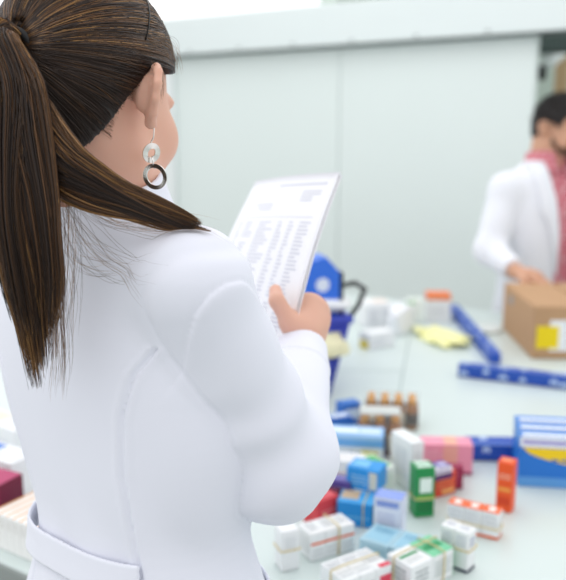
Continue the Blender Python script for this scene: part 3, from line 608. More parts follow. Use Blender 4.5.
def hand_l(P):
    d = nrm(WRL-ELL); s_ = nrm(np.cross(d, [0, 0, 1])); u = np.cross(s_, d); f = s_cap(P, WRL, WRL+d*.07, .022, .026); js = []
    for i, ln in enumerate((.066, .074, .069, .055)):
        m = WRL+d*(.085-.004*abs(i-1.2))+s_*(.03-.02*i); q = m+d*ln*.42-u*.008; q2 = q+d*ln*.25-u*.018; q3 = q2+d*ln*.1-u*.02; f = smin(f, s_cap(P, WRL+d*.03, m, .017, .0105), .012); js.append(([m, q, q2, q3], .009, .007))
    js.append(([WRL+d*.025+s_*.025, WRL+d*.05+s_*.05-u*.01, WRL+d*.085+s_*.052-u*.022], .012, .008))
    return smin(f, fingers(P, js), .006)
LEG = [np.array([*(axis_w(.9)+BRW[:2, 0]*sx*.085-BRW[:2, 1]*.02), .9]) for sx in (-1, 1)]
def legs_w(P):
    f = None
    for hp in LEG:
        kn = hp+np.array([0, 0, -.42])+BRW[:, 1]*.02; an = kn+np.array([0, 0, -.40])-BRW[:, 1]*.03
        g = smin(s_cap(P, hp, kn, .085, .052), s_cap(P, kn, an, .05, .032), .04); g = smin(g, s_cap(P, an-np.array([0, 0, .03]), an+BRW[:, 1]*.13-np.array([0, 0, .055]), .032, .02), .02); f = g if f is None else np.minimum(f, g)
    return f
NKT = HW+HRW @ np.array([0, -.02, -.045])
def body_w(P):
    f = within(P, HW-.16, HW+.16, lambda p: head_sdf((p-HW) @ HRW.astype(np.float32)), .03)
    f = smin(f, s_cap(P, NKT, np.array([NKW[0], NKW[1], NKW[2]])+BRW[:, 1]*.012, .05, .056), .03)
    f = smin(f, rings_sdf(P, RG_B, BRW)[0], .03)
    for s_, e, wv in ((SHR, ELR, WRR), (SHL, ELL, WRL)):
        f = smin(f, s_cap(P, s_+nrm(e-s_)*.015, e, .036, .034), .02); f = smin(f, s_cap(P, e, wv, .034, .0215), .01)
    f = smin(f, within(P, np.minimum(WRR, S(300, 300, 1.0))-.07, np.maximum(WRR, S(300, 300, 1.1))+.07, hand_r, .01), .008)
    f = smin(f, within(P, LC-.12, LC+.12, hand_l, .01), .008)
    return smin(f, legs_w(P), .03)
wm = empty('person', (axis_w(1.0)[0], axis_w(1.0)[1], 0), 'woman with brown ponytail in white coat seen from behind, reading a sheet of paper', 'person')
lo = np.array([-.62, .55, -.01]); hi = np.array([.12, 1.36, 1.76])
me = mesh_sdf('body', body_w, lo, hi, .0026)
place(link('body', me, None, [M_skin]), wm)
eyes(wm, HW, HRW, mat('iris_brown', '4a3420', rough=.2))
# lab coat ---------------------------------------------------------
def vnoise(P, s, seed):
    r = np.random.default_rng(seed); out = 0
    for _ in range(5):
        k = r.normal(0, 1, 3)*s; out = out+np.sin(P @ k.astype(np.float32)+r.uniform(0, 6))
    return out/5
ARMR = nrm(ELR-SHR); FORR = nrm(WRR-ELR)
CUFF = WRR-FORR*.028
def torso_c(P): return rings_sdf(P, RG_C, BRW)
def coat_core(P):
    f, q, (a, b_) = torso_c(P)
    # shoulders
    for s_ in (SHR, SHL):
        f = smin(f, s_cap(P, NKW+np.array([0, 0, -.035]), s_+np.array([0, 0, .0])-nrm(s_-NKW)*.012, .046, .043), .04)
    return f, q
SEAMN = nrm(BRW[:, 0]-np.array([0, 0, .5])-BRW[:, 1]*.1); SEAM0 = S(203, 305, .69)
def sleeve(P, s_, e, cu, seed):
    mid = (s_+e)/2
    g = smin(s_cap(P, s_+nrm(e-s_)*.01, e, .048, .065), s_cap(P, e, cu, .065, .032), .02)
    d1 = nrm(e-s_).astype(np.float32); t = (P-s_.astype(np.float32)) @ d1
    g = g+.0022*np.sin(t*75+vnoise(P, 26, seed)*3.0)*np.clip((t-.02)*8, 0, 1)+.0042*vnoise(P-(.7*((P-s_.astype(np.float32)) @ d1))[:, None]*d1[None], 34, seed+1)
    fd = nrm(cu-e).astype(np.float32); tc_ = (P-cu.astype(np.float32)) @ fd
    g = np.maximum(g, tc_)                                        # cut flat at the cuff
    ring = np.where((tc_ > -.05) & (tc_ < 0), -.0018, 0); return g+ring
def coat(P):
    f, q = coat_core(P)
    f = f+.0034*vnoise(P, 18, 5)+.0012*np.sin(q[:, 0]*90+P[:, 2]*14+2*vnoise(P, 16, 9))*np.clip((1.36-P[:, 2])*6, 0, 1)
    g = within(P, np.minimum(np.minimum(SHR, ELR), CUFF)-.08, np.maximum(np.maximum(SHR, ELR), CUFF)+.08, lambda p: sleeve(p, SHR, ELR, CUFF, 11), .02)
    # armhole seam: a groove where sleeve meets body
    seam = np.abs(f-g+.0)
    h = smin(f, g, np.interp(P[:, 2], [1.33, 1.45], [.010, .042]).astype(np.float32))+.0022*np.exp(-(seam/.003)**2)*(np.minimum(f, g) > -.02)
    g = within(P, np.minimum(np.minimum(SHL, ELL), WRL)-.08, np.maximum(np.maximum(SHL, ELL), WRL)+.08, lambda p: sleeve(p, SHL, ELL, WRL-nrm(WRL-ELL)*.03, 31), .02)
    h = smin(h, g, .02)
    # princess seam on the back: from armhole down to the hem
    x = q[:, 0]; z = P[:, 2]; back = q[:, 1] < .02
    for sg in (1, -1):
        sx = np.interp(z, [.8, 1.0, 1.12, 1.18, 1.26, 1.32, 1.36, 1.385], [.112, .1, .084, .078, .081, .092, .108, .13])*sg
        dx = np.abs(x-sx); h = h+np.where(back & (z < 1.386), .0026*np.exp(-(dx/.0024)**2)-.0012*np.exp(-((dx-.006)/.004)**2), 0)
    # set-in sleeve: a stitched step round the armhole
    t = (P-SEAM0.astype(np.float32)) @ SEAMN.astype(np.float32); near = np.clip(1.6-np.sqrt(((P-SHR.astype(np.float32))**2).sum(1))/.075, 0, 1)
    h = h-near*(.0032/(1+np.exp(-np.clip(t/.0018, -30, 30))))+near*.0018*np.exp(-(t/.002)**2)
    # neck hole
    h = smax(h, -s_cap(P, NKW+np.array([0, 0, -.03])+BRW[:, 1]*.012, NKT, .059, .058), .006)
    # front opening line
    fr = (q[:, 1] > 0); h = h+np.where(fr, .003*np.exp(-(x/.003)**2), 0)
    return h
lo = np.array([-.62, .55, .78]); hi = np.array([.14, 1.3, 1.56])
me = mesh_sdf('lab_coat', coat, lo, hi, .0024)
lc = place(link('lab_coat', me, None, [M_coat]), wm)
def shell(P, th): f, q = coat_core(P); return f, q
def belt(P):
    f, q = coat_core(P); x, y, z = q[:, 0], q[:, 1], P[:, 2]
    lift = .0045+.004*np.clip((-x-.04)/.06, 0, 1)                 # sags away from the back towards its left end
    zc = 1.157-.006*np.clip((-x-.02)/.08, 0, 1)
    g = np.abs(f-lift)-.0018; g = smax(g, np.abs(z-zc)-.017, .003); g = np.maximum(g, x-.083); g = np.maximum(g, y-.06); return np.maximum(g, -x-.16)
me = mesh_sdf('half_belt', belt, np.array([-.36, .6, 1.06]), np.array([.0, 1.0, 1.24]), .0018); o = link('half_belt', me, None, [M_coat]); o.parent = lc; 
b = MB()
# collar: a folded band round the neck
def collar(P):
    c = NKW+BRW[:, 1]*.01+np.array([0, 0, .0]); ax = nrm(NKT-NKW+np.array([0, 0, .05])); v = P-c.astype(np.float32); t = v @ ax.astype(np.float32)
    rad = np.sqrt(np.maximum((v*v).sum(1)-t*t, 1e-9)); rr = np.interp(t, [-.04, -.01, .03], [.092, .072, .0625])
    yf = v @ BRW[:, 1].astype(np.float32)
    g = np.abs(rad-rr)-.0028; g = smax(g, np.abs(t+.002-yf*.12)-.024, .004); return np.maximum(g, yf-.062+0*t)
me = mesh_sdf('collar', collar, NKW-.13, NKW+.13, .0024); o = link('collar', me, None, [M_coat]); o.parent = lc
def pocket(P):
    f, q = coat_core(P); x, y, z = q[:, 0], q[:, 1], P[:, 2]
    g = np.abs(f-.003)-.0022; g = smax(g, np.abs(z-1.02)-.085, .004); return np.maximum(np.maximum(g, np.abs(y-.035)-.058), -x)
me = mesh_sdf('pocket', pocket, np.array([-.2, .5, .9]), np.array([.12, 1.1, 1.14]), .0024); o = link('pocket', me, None, [M_coat]); o.parent = lc
def trousers_w(P): return np.maximum(np.maximum(legs_w(P)-.012, P[:, 2]-.93), .06-P[:, 2])
me = mesh_sdf('trousers', trousers_w, np.array([-.55, .5, .02]), np.array([.2, 1.2, .98]), .006); place(link('trousers', me, None, [mat('dark_blue_denim', '2c3a55', rough=.8)]), wm)
def shoes_w(P): return np.maximum(legs_w(P)-.006, P[:, 2]-.07)
me = mesh_sdf('shoes', shoes_w, np.array([-.6, .4, -.02]), np.array([.3, 1.3, .1]), .004); place(link('shoes', me, None, [mat('black_leather', '1d1c1c', rough=.4)]), wm)
# project the coat out of the way for anything lying on it
def push_out(P, fn, gap, it=4):
    P = P.copy()
    for _ in range(it):
        f = fn(P.astype(np.float32)); m = f < gap
        if not m.any(): break
        Q = P[m].astype(np.float32); e = .003
        g = np.stack([fn(Q+np.eye(3, dtype=np.float32)[k]*e)-fn(Q-np.eye(3, dtype=np.float32)[k]*e) for k in range(3)], 1); g /= np.linalg.norm(g, axis=1, keepdims=True)+1e-9
        P[m] += g*(gap-f[m])[:, None]
    return P
# hair -------------------------------------------------------------
M_hcap = mat('hair_under', '211712', rough=.55)
HC = [mat('hair_dark_brown', '2a1c14', rough=.42, spec=.45), mat('hair_brown', '46301d', rough=.42, spec=.45), mat('hair_chestnut', '664527', rough=.4, spec=.45), mat('hair_golden', '98703f', rough=.4, spec=.45)]
def zline(y): return np.interp(y, [-.12, -.09, -.072, -.055, -.04, -.022, -.005, .012, .03, .05, .07, .09], [-.115, -.1, -.07, -.035, -.002, .026, .04, .04, .034, .04, .062, .075])
CRc = np.array([0, -.014, .03]); CRr = np.array([.073, .094, .085])
def haircap(P):
    Q = (P-HW.astype(np.float32)) @ HRW.astype(np.float32)
    f = np.minimum(s_ell(Q, CRc, CRr+.009), smin(s_ell(Q, (0, -.05, -.02), (.058, .052, .075)), s_ell(Q, CRc, CRr+.006), .03))
    g = np.maximum(f, (zline(Q[:, 1])-Q[:, 2])*.8); return np.maximum(g, -(head_sdf(Q)+.004))
me = mesh_sdf('hair', haircap, HW-.14, HW+.15, .0026); hair = place(link('hair', me, None, [M_hcap]), wm)
TIE = np.array([-.004, -.108, .019])           # hair tie, head space
def cap_f(Q): return np.minimum(s_ell(Q, CRc, CRr+.0095), smin(s_ell(Q, (0, -.05, -.02), (.0585, .0525, .0755)), s_ell(Q, CRc, CRr+.006), .03))
def on_cap(Q, gap):
    Q = Q.copy(); e = .002
    for _ in range(5):
        f = cap_f(Q.astype(np.float32)); q = Q.astype(np.float32)
        g = np.stack([cap_f(q+np.eye(3, dtype=np.float32)[k]*e)-cap_f(q-np.eye(3, dtype=np.float32)[k]*e) for k in range(3)], 1); g /= np.linalg.norm(g, axis=1, keepdims=True)+1e-9
        Q += g*(gap-f)[:, None]
    return Q
n = 6500; K = 15
v = RNG.normal(0, 1, (60000, 3)); v /= np.linalg.norm(v, axis=1, keepdims=True); R0 = on_cap(v*.1+CRc, .0005)
R0 = R0[R0[:, 2] > zline(R0[:, 1])+.001]
edge = R0[:, 2]-zline(R0[:, 1]); pr = np.where(edge < .02, 3.0, 1.0); R0 = R0[RNG.choice(len(R0), n, p=pr/pr.sum(), replace=False)]
tt = np.linspace(0, 1, K)[None, :, None]
ang = RNG.uniform(0, 6.28, n); tie_end = TIE+np.stack([np.cos(ang)*.013, np.zeros(n), np.sin(ang)*.013], 1)*RNG.uniform(.3, 1, (n, 1))
tie_end = TIE+(R0-TIE)/np.linalg.norm(R0-TIE, axis=1, keepdims=True)*.012*np.array([1, .2, 1])
tt2 = tt**1.15
PA = R0[:, None]*(1-tt2)+tie_end[:, None]*tt2
# strands sag a little under their straight path, as pulled hair does
wob = RNG.normal(0, .0016, (n, 1, 3))*np.sin(np.pi*tt); PA = PA+wob
gap = (.0006+.0022*RNG.random((n, 1)))*np.sin(np.pi*np.clip(tt[..., 0]*.96+.04, 0, 1))**.5+np.clip(tt[..., 0]-.8, 0, 1)*.02
PA = on_cap(PA.reshape(-1, 3), np.broadcast_to(gap, (n, K)).reshape(-1)).reshape(n, K, 3)
PA[:, -1] = tie_end+np.array([0, -.004, 0])
def on_head(Q, gap):
    Q = HW+np.array(Q, float) @ HRW.T
    for _ in range(4):
        f = body_w(Q.astype(np.float32)); q = Q.astype(np.float32); e = .002
        g = np.stack([body_w(q+np.eye(3, dtype=np.float32)[k]*e)-body_w(q-np.eye(3, dtype=np.float32)[k]*e) for k in range(3)], 1); g /= np.linalg.norm(g, axis=1, keepdims=True)+1e-9
        Q += g*(gap-f)[:, None]
    return (Q-HW) @ HRW
def hue(n, p): return RNG.choice(4, n, p=p)
# locks: neighbours share a tone, so streaks form
lk = np.sin(np.arctan2(R0[:, 2]-TIE[2], R0[:, 0]-TIE[0])*23)+.8*np.sin(np.arctan2(R0[:, 2]-TIE[2], R0[:, 0]-TIE[0])*61+R0[:, 1]*40)+RNG.normal(0, .55, n)+np.clip((R0[:, 2]-.05)*18, -1.5, .35)
mi = np.digitize(lk, [.05, 1.05, 2.0])
W3 = HW+PA @ HRW.T
me = strands_mesh('strands', W3, np.full(n, .00042)*RNG.uniform(.55, 1.1, n), mi); o = link('strands', me, None, HC); o.parent = hair
TW = HW+HRW @ TIE; back = -HRW[:, 1]
def spline(pts, t):
    pts = np.asarray(pts); n = len(pts); x = np.linspace(0, 1, n); m = np.gradient(pts, x, axis=0); i = np.clip((t*(n-1)).astype(int), 0, n-2); h = 1/(n-1); s = (t-x[i])/h; s = s[:, None]
    return (2*s**3-3*s**2+1)*pts[i]+(s**3-2*s**2+s)*h*m[i]+(-2*s**3+3*s**2)*pts[i+1]+(s**3-s**2)*h*m[i+1]
def lock(center, width, n, K, seed, lens=(.82, 1), depthscale=.6, clump=7, p=None, flat=None, r=.00042, fn=None, gap=.004):
    """strands following a centre line inside an oval of changing width; side axis is screen-free: perpendicular to the line"""
    r_ = np.random.default_rng(seed); L = r_.uniform(*lens, n); cl = r_.integers(0, clump, n); ca = r_.uniform(0, 6.28, clump); cr = np.sqrt(r_.random(clump))*.8
    cL = r_.uniform(*lens, clump); L = np.minimum(1, L*.4+cL[cl]*.6)
    a0 = r_.uniform(0, 6.28, n); r0 = np.sqrt(r_.random(n)); ox0, oy0 = r0*np.cos(a0), r0*np.sin(a0)
    ox1 = cr[cl]*np.cos(ca[cl])+ox0*.38; oy1 = cr[cl]*np.sin(ca[cl])+oy0*.38; out = np.zeros((n, K, 3)); tones = r_.normal(0, 1, clump)
    for j in range(K):
        t = L*j/(K-1); c = spline(center, t); e = spline(center, np.clip(t+.02, 0, 1))-spline(center, np.clip(t-.02, 0, 1)); e /= np.linalg.norm(e, axis=1, keepdims=True)
        o_ = np.array(flat if flat is not None else [0, -1., 0]); o_ = o_-e*(e @ o_)[:, None]; o_ /= np.linalg.norm(o_, axis=1, keepdims=True); sd = np.cross(e, o_)
        wd = np.interp(t, np.linspace(0, 1, len(width)), width); k = np.clip(t*1.6, 0, 1); ox = ox0*(1-k)+ox1*k; oy = oy0*(1-k)+oy1*k
        sway = .0025*np.sin(t*9+cl*1.7+a0*.4)
        out[:, j] = c+sd*(ox*wd+sway)[:, None]+o_*(oy*wd*depthscale)[:, None]
    if fn is not None: out = push_out(out.reshape(-1, 3), fn, gap).reshape(n, K, 3)
    lkv = tones[cl]*.7+r_.normal(0, .75, n)+np.sin(a0*5)*.5; mi = np.digitize(lkv, p or [-.35, .55, 1.5])
    return out, mi
def coat_only(P): return coat(P)
pt = [TW+back*.004, TW+back*.03+np.array([-.002, 0, .004]), S(11, 85, .70), S(13, 150, .69), S(19, 215, .685), S(30, 285, .69), S(42, 390, .70)]
PO, m1 = lock(pt, [.011, .017, .027, .032, .034, .031, .014], 3000, 22, 3, (.80, 1), .62, 13, fn=coat_only)
me = strands_mesh('ponytail', PO, RNG.uniform(.0003, .0006, len(PO)), m1); o = link('ponytail', me, None, HC); o.parent = hair
pl = [S(10, 70, .71), S(30, 118, .705), S(58, 162, .70), S(97, 187, .70), S(140, 205, .705), S(180, 221, .71), S(218, 237, .715)]
LO, m2 = lock(pl, [.014, .024, .026, .023, .017, .010, .003], 1700, 22, 8, (.8, 1), .45, 9, fn=coat_only)
me = strands_mesh('shoulder_lock', LO, RNG.uniform(.0003, .00055, len(LO)), m2); o = link('shoulder_lock', me, None, HC); o.parent = hair
# loose hair: nape to ponytail gap and flyaways over the coat
fly = []
def flyset(pts, n, spread, seed, r=.0002):
    r_ = np.random.default_rng(seed)
    for _ in range(n):
        q = np.array(pts)+np.cumsum(r_.normal(0, spread, (len(pts), 3)), 0)*np.array([1, .25, 1]); fly.append(spline(q, np.linspace(0, 1, 18)))
flyset([S(45, 165, .70), S(66, 205, .705), S(95, 240, .715), S(130, 262, .725), S(165, 272, .725)], 16, .0045, 1)
flyset([S(40, 170, .70), S(58, 215, .705), S(75, 255, .715), S(100, 270, .72), S(122, 270, .725)], 14, .004, 2)
flyset([S(50, 150, .70), S(64, 190, .705), S(68, 240, .71), S(66, 290, .72), S(60, 340, .73)], 30, .004, 3)
flyset([S(40, 230, .69), S(52, 270, .70), S(57, 310, .71), S(58, 350, .72), S(56, 385, .73)], 50, .003, 4)
flyset([S(55, 170, .70), S(100, 212, .705), S(140, 222, .71), S(175, 226, .715), S(205, 238, .72)], 24, .0035, 5)
TEMPLE0 = len(fly)
flyset([S(150, 38, .765), S(166, 44, .775), S(176, 54, .78), S(178, 68, .785)], 16, .0022, 6)
flyset([S(152, 62, .76), S(160, 70, .765), S(164, 84, .77), S(163, 98, .775)], 9, .0016, 7)
FL = push_out(np.array(fly).reshape(-1, 3), coat_only, .003).reshape(len(fly), 18, 3)
for nm_, part_ in (('loose_hair', FL[:TEMPLE0]), ('temple_hair', FL[TEMPLE0:])):
    me = strands_mesh(nm_, part_, np.full(len(part_), .00013), RNG.integers(1, 4, len(part_))); o = link(nm_, me, None, HC); o.parent = hair
# fine hair at the hairline of the nape and temple
r_ = np.random.default_rng(5); yy = r_.uniform(-.06, -.03, 110); nn = []
base_ = on_head(np.stack([np.full(len(yy), .07), yy, zline(yy)+r_.uniform(-.011, .001, len(yy))], 1), 0); qs_ = []
for p in base_:
    d = nrm(TIE-p); d = nrm(d+np.array([0, -.1, -.35])*r_.uniform(0, 1))
    L_ = r_.uniform(.012, .034); q = np.stack([p+d*L_*k for k in np.linspace(0, 1, 7)]); qs_.append(q)
qs_ = np.array(qs_); nn = on_head(qs_.reshape(-1, 3), np.tile(.0003+.006*np.linspace(0, 1, 7)**1.3, len(qs_))).reshape(qs_.shape); NN = HW+nn @ HRW.T; me = strands_mesh('hairline', NN, np.full(len(NN), .0001), r_.integers(0, 3, len(NN))); o = link('hairline', me, None, HC); o.parent = hair
# hair tie and hair pins
b = MB(); tr = [TW+back*.006+HRW[:, 0]*math.cos(a)*.0165+(HRW[:, 2]*.9+back*.35)*math.sin(a)*.0165 for a in np.linspace(0, 2*math.pi, 24, endpoint=False)]
b.tube(tr, .0046, mat('black_elastic', '121214', rough=.7), 8, True); o = b.build('hair_tie'); o.parent = hair
pin = on_cap(np.array([[.05, .0-.006*k+.004, .115-.012*k] for k in range(7)]), .003); b = MB(); b.tube([HW+HRW @ p for p in pin], .0009, mat('black_wire', '17130f', rough=.3, metal=.6), 6); o = b.build('hair_pin'); o.parent = hair
# earring: hook, disc ring and open ring
LB = HW+HRW @ np.array([.084, -.02, -.033])
er = empty('earring', LB, 'silver dangling earring of two linked rings below the woman\'s right ear', 'earring')
rt = HRW[:, 0]; b = MB(); b.tube([LB+np.array([0, 0, .004])-rt*.004, LB+rt*.004+np.array([0, 0, .0]), LB+rt*.003+np.array([0, 0, -.008]), LB+np.array([0, -.002, -.014])], .0007, M_silver, 6); place(b.build('hook'), er)
def ringmesh(name, c, ux_, r_o, r_i, th):
    b = MB(); z = np.array([0, 0, 1.]); nrm_ = np.cross(ux_, z); N = 32; vs = []
    for r_, s_ in ((r_o, 1), (r_i, 1), (r_i, -1), (r_o, -1)):
        vs.append([b.bm.verts.new(Vector(c+ux_*r_*math.cos(2*math.pi*k/N)+z*r_*math.sin(2*math.pi*k/N)+nrm_*th*s_+nrm_*.0018*math.sin(2*math.pi*k/N))) for k in range(N)])
    b.slot(M_silver)
    for i in range(4):
        for k in range(N): b.bm.faces.new((vs[i][k], vs[i][(k+1) % N], vs[(i+1) % 4][(k+1) % N], vs[(i+1) % 4][k]))
    return b.build(name)
u1 = nrm([.75, .66, 0]); u2 = nrm([.95, -.3, 0])
place(ringmesh('ring', LB+np.array([0, -.001, -.0235]), u1, .0098, .0042, .0008), er)
place(ringmesh('ring', LB+np.array([.003, -.001, -.0465]), u2, .0128, .0088, .0008), er)
b = MB(); b.tube([LB+np.array([.001, -.002, -.0265]), LB+np.array([.002, -.003, -.034]), LB+np.array([.003, -.002, -.0385])], .0009, M_silver, 6); place(b.build('link'), er)
# paper ------------------------------------------------------------
M_pap = mat('white_paper', 'f4f6fa', rough=.7); M_ink = mat('grey_print', 'd7dae4', rough=.8)
def sheet(name, label, off, shift, printed):
    V, Q = [], []; nu, nv = 14, 20
    for sgn in (0, 1):
        for i in range(nu+1):
            for j in range(nv+1): V.append(paper(i/nu+shift[0], j/nv+shift[1], off-.0003*sgn))
    n1 = (nu+1)*(nv+1)
    for i in range(nu):
        for j in range(nv):
            a = i*(nv+1)+j; q = (a, a+1, a+nv+2, a+nv+1); Q.append(q[::-1]); Q.append(tuple(n1+k for k in q))
    for i in range(nu):
        for j in (0, nv): a = i*(nv+1)+j; Q.append((a, a+nv+1, n1+a+nv+1, n1+a))
    for j in range(nv):
        for i in (0, nu): a = i*(nv+1)+j; Q.append((a, a+1, n1+a+1, n1+a))
    me = bpy.data.meshes.new(name); me.from_pydata([tuple(v) for v in V], [], Q); o = link(name, me, None, [M_pap], True); tag(o, label, 'paper')
    if printed:
        b = MB()
        def bar(u0, v0, u1, v1):
            N = max(1, int((u1-u0)*10)); g = .0004
            for k in range(N):
                a_, b_ = u0+(u1-u0)*k/N, u0+(u1-u0)*(k+1)/N; b.quad([paper(a_, v1, off+g), paper(b_, v1, off+g), paper(b_, v0, off+g), paper(a_, v0, off+g)], M_ink)
        rr = random.Random(2); bar(.4, .05, .92, .062)
        for k in range(4): bar(.7, .09+k*.016, .7+rr.uniform(.12, .2), .098+k*.016)
        for k in range(3): bar(.2+.03*k, .15+k*.016, .42, .157+k*.016)
        bar(.12, .225, .9, .229)
        for k in range(34):
            v = .25+k*.0185
            for (u0, u1, pz) in ((.08, .13, 1), (.17, .3, .8), (.34, .52, 1), (.56, .64, 1), (.68, .74, .9), (.79, .9, 1)):
                if rr.random() < pz: bar(u0, v, u0+(u1-u0)*rr.uniform(.5, 1), v+.0085)
        b.build('print', o)
    return o
sheet('paper_sheet', 'top printed sheet with table rows, held in the woman\'s right hand', 0, (0, 0), True)
sheet('paper_sheet', 'second sheet peeking out at the right edge behind the printed one', -.0009, (.022, .014), False)
# ================================================================== the man at the far side of the table
HM = S(560, 130, 3.02); HRM = frame(132, 19, 0); BRM = frame(152)
NKM = S(545, 168, 3.05)
zsh = NKM[2]-.055
def rm(rows, g=0): return smooth_rings([(NKM[2]+z, NKM[0]+BRM[0, 1]*fw, NKM[1]+BRM[1, 1]*fw, a+g, b_+g) for z, a, b_, fw in rows])
ROWM = [(.01, .07, .066, .0), (-.03, .13, .08, 0), (-.07, .175, .10, 0), (-.14, .19, .118, .005), (-.24, .185, .122, .01), (-.36, .168, .116, .01), (-.46, .165, .115, .01), (-.58, .175, .12, .0), (-.70, .178, .12, 0)]
RGM_B = rm(ROWM, -.016); RGM_S = rm(ROWM, -.006); RGM_C = rm(ROWM+[(-.95, .2, .13, 0)], .012)
SM_R = S(506, 190, 2.98); SM_L = NKM+BRM[:, 0]*-.165+np.array([0, 0, -.055])
EM_R = S(490, 250, 2.95); WM_R = S(516, 272, 2.80); EM_L = SM_L+np.array([0, 0, -.25])+BRM[:, 1]*.08; WM_L = EM_L+.24*nrm(BRM[:, 1]*.8+np.array([-.2, -.3, 0]))
def hand_g(P, W, d, up):
    s_ = nrm(np.cross(d, up)); u = nrm(np.cross(s_, d)); f = smin(s_cap(P, W, W+d*.075, .024, .028), s_cap(P, W+d*.05-s_*.02, W+d*.05+s_*.02, .022, .022), .02); js = []
    for i, ln in enumerate((.072, .08, .075, .06)):
        m = W+d*(.085-.004*abs(i-1.2))+s_*(.032-.021*i); q = m+d*ln*.45-u*.006; q2 = q+d*ln*.28-u*.014; q3 = q2+d*ln*.15-u*.014; js.append(([m, q, q2, q3], .0098, .0078))
    js.append(([W+d*.02+s_*.025, W+d*.055+s_*.055-u*.008, W+d*.095+s_*.06-u*.02], .0125, .009)); return smin(f, fingers(P, js), .008)
HD_R = nrm(np.array([.75, -.62, -.2])); HD_L = nrm(WM_L-EM_L)
LEGM = [np.array([NKM[0], NKM[1], NKM[2]-.62])+BRM[:, 0]*sx*.09 for sx in (-1, 1)]
def legs_m(P):
    f = None
    for hp in LEGM:
        kn = np.array([hp[0], hp[1], .48]); an = np.array([hp[0], hp[1], .08])
        g = smin(s_cap(P, hp, kn, .085, .055), s_cap(P, kn, an, .055, .036), .04); g = smin(g, s_cap(P, an-np.array([0, 0, .04]), an+BRM[:, 1]*.16-np.array([0, 0, .05]), .036, .026), .02); f = g if f is None else np.minimum(f, g)
    return f
NTM = HM+HRM @ np.array([0, -.03, -.05])
def body_m(P):
    f = within(P, HM-.17, HM+.17, lambda p: head_sdf((p-HM) @ HRM.astype(np.float32), True), .03)
    f = smin(f, s_cap(P, NTM, NKM-np.array([0, 0, .03]), .058, .064), .03); f = smin(f, rings_sdf(P, RGM_B, BRM)[0], .03)
    for s_, e, wv in ((SM_R, EM_R, WM_R), (SM_L, EM_L, WM_L)): f = smin(f, s_cap(P, s_, e, .048, .038), .03); f = smin(f, s_cap(P, e, wv, .038, .025), .01)
    for wv, d in ((WM_R, HD_R), (WM_L, HD_L)): f = smin(f, within(P, wv-.2, wv+.2, lambda p: hand_g(p, wv, d, np.array([0, 0, 1.])), .01), .012)
    return smin(f, legs_m(P), .03)
mn = empty('person', (NKM[0], NKM[1], 0), 'bearded man in open white coat and red checked shirt bending over the cardboard box', 'person')
lo = np.array([.55, 2.45, -.01]); hi = np.array([1.6, 3.65, 1.85])
place(link('body', mesh_sdf('body', body_m, lo, hi, .0045), None, [M_skin2]), mn); eyes(mn, HM, HRM, mat('iris_brown', '4a3420'))
def arms_m(P, ra, g=None):
    f = None
    for s_, e, wv in ((SM_R, EM_R, WM_R), (SM_L, EM_L, WM_L)):
        c = wv-nrm(wv-e)*.02; k = smin(s_cap(P, s_, e, .062+ra, .056+ra), s_cap(P, e, c, .056+ra, .040+ra), .03); k = k+.003*vnoise(P, 24, 3)
        k = np.maximum(k, (P-c.astype(np.float32)) @ nrm(wv-e).astype(np.float32)); f = k if f is None else np.minimum(f, k)
    return f
def coat_m(P):
    f, q, _ = rings_sdf(P, RGM_C, BRM)
    for s_ in (SM_R, SM_L): f = smin(f, s_cap(P, NKM-np.array([0, 0, .022]), s_, .058, .058), .05)
    f = f+.003*vnoise(P, 16, 8); f = smin(f, arms_m(P, 0), .03)
    z = NKM[2]-P[:, 2]; hw = np.interp(z, [-.05, .0, .1, .3, .6, 1.0], [.075, .07, .066, .058, .052, .06])     # open front
    wedge = np.maximum(np.abs(q[:, 0]+.0)-hw, .015-q[:, 1]); f = smax(f, -wedge, .006)
    return smax(f, -s_cap(P, NKM-np.array([0, 0, .08]), NTM, .072, .07), .008)
cm = place(link('lab_coat', mesh_sdf('lab_coat', coat_m, np.array([.55, 2.5, .55]), np.array([1.6, 3.65, 1.7]), .0045), None, [M_coat2]), mn)
def lapel(P):
    f, q, _ = rings_sdf(P, RGM_C, BRM)
    for s_ in (SM_R, SM_L): f = smin(f, s_cap(P, NKM-np.array([0, 0, .022]), s_, .058, .058), .05)
    z = NKM[2]-P[:, 2]; hw = np.interp(z, [-.05, .0, .1, .3, .6, 1.0], [.075, .07, .066, .058, .052, .06]); w_ = np.interp(z, [-.03, .03, .15, .19, .4], [.035, .06, .065, .045, .0])
    x = np.abs(q[:, 0]); g = np.abs(f-.006)-.004; g = np.maximum(g, np.maximum(x-hw-w_, hw-.002-x)); return np.maximum(np.maximum(g, .0-q[:, 1]), np.maximum(z-.4, -z-.03))
o = link('lapel', mesh_sdf('lapel', lapel, np.array([.6, 2.6, 1.0]), np.array([1.5, 3.6, 1.65]), .004), None, [M_coat2]); o.parent = cm
M_shirt = bpy.data.materials.new('red_checked_cotton'); M_shirt.use_nodes = True; nt = M_shirt.node_tree; bs = nt.nodes['Principled BSDF']; bs.inputs['Roughness'].default_value = .8
tc = nt.nodes.new('ShaderNodeTexCoord'); mp = nt.nodes.new('ShaderNodeMapping'); mp.inputs['Rotation'].default_value = (0, 0, math.radians(45)); nt.links.new(tc.outputs['Object'], mp.inputs['Vector']); prev = None
base = nt.nodes.new('ShaderNodeRGB'); base.outputs[0].default_value = lin(hexc('d8707f')); prev = base.outputs[0]
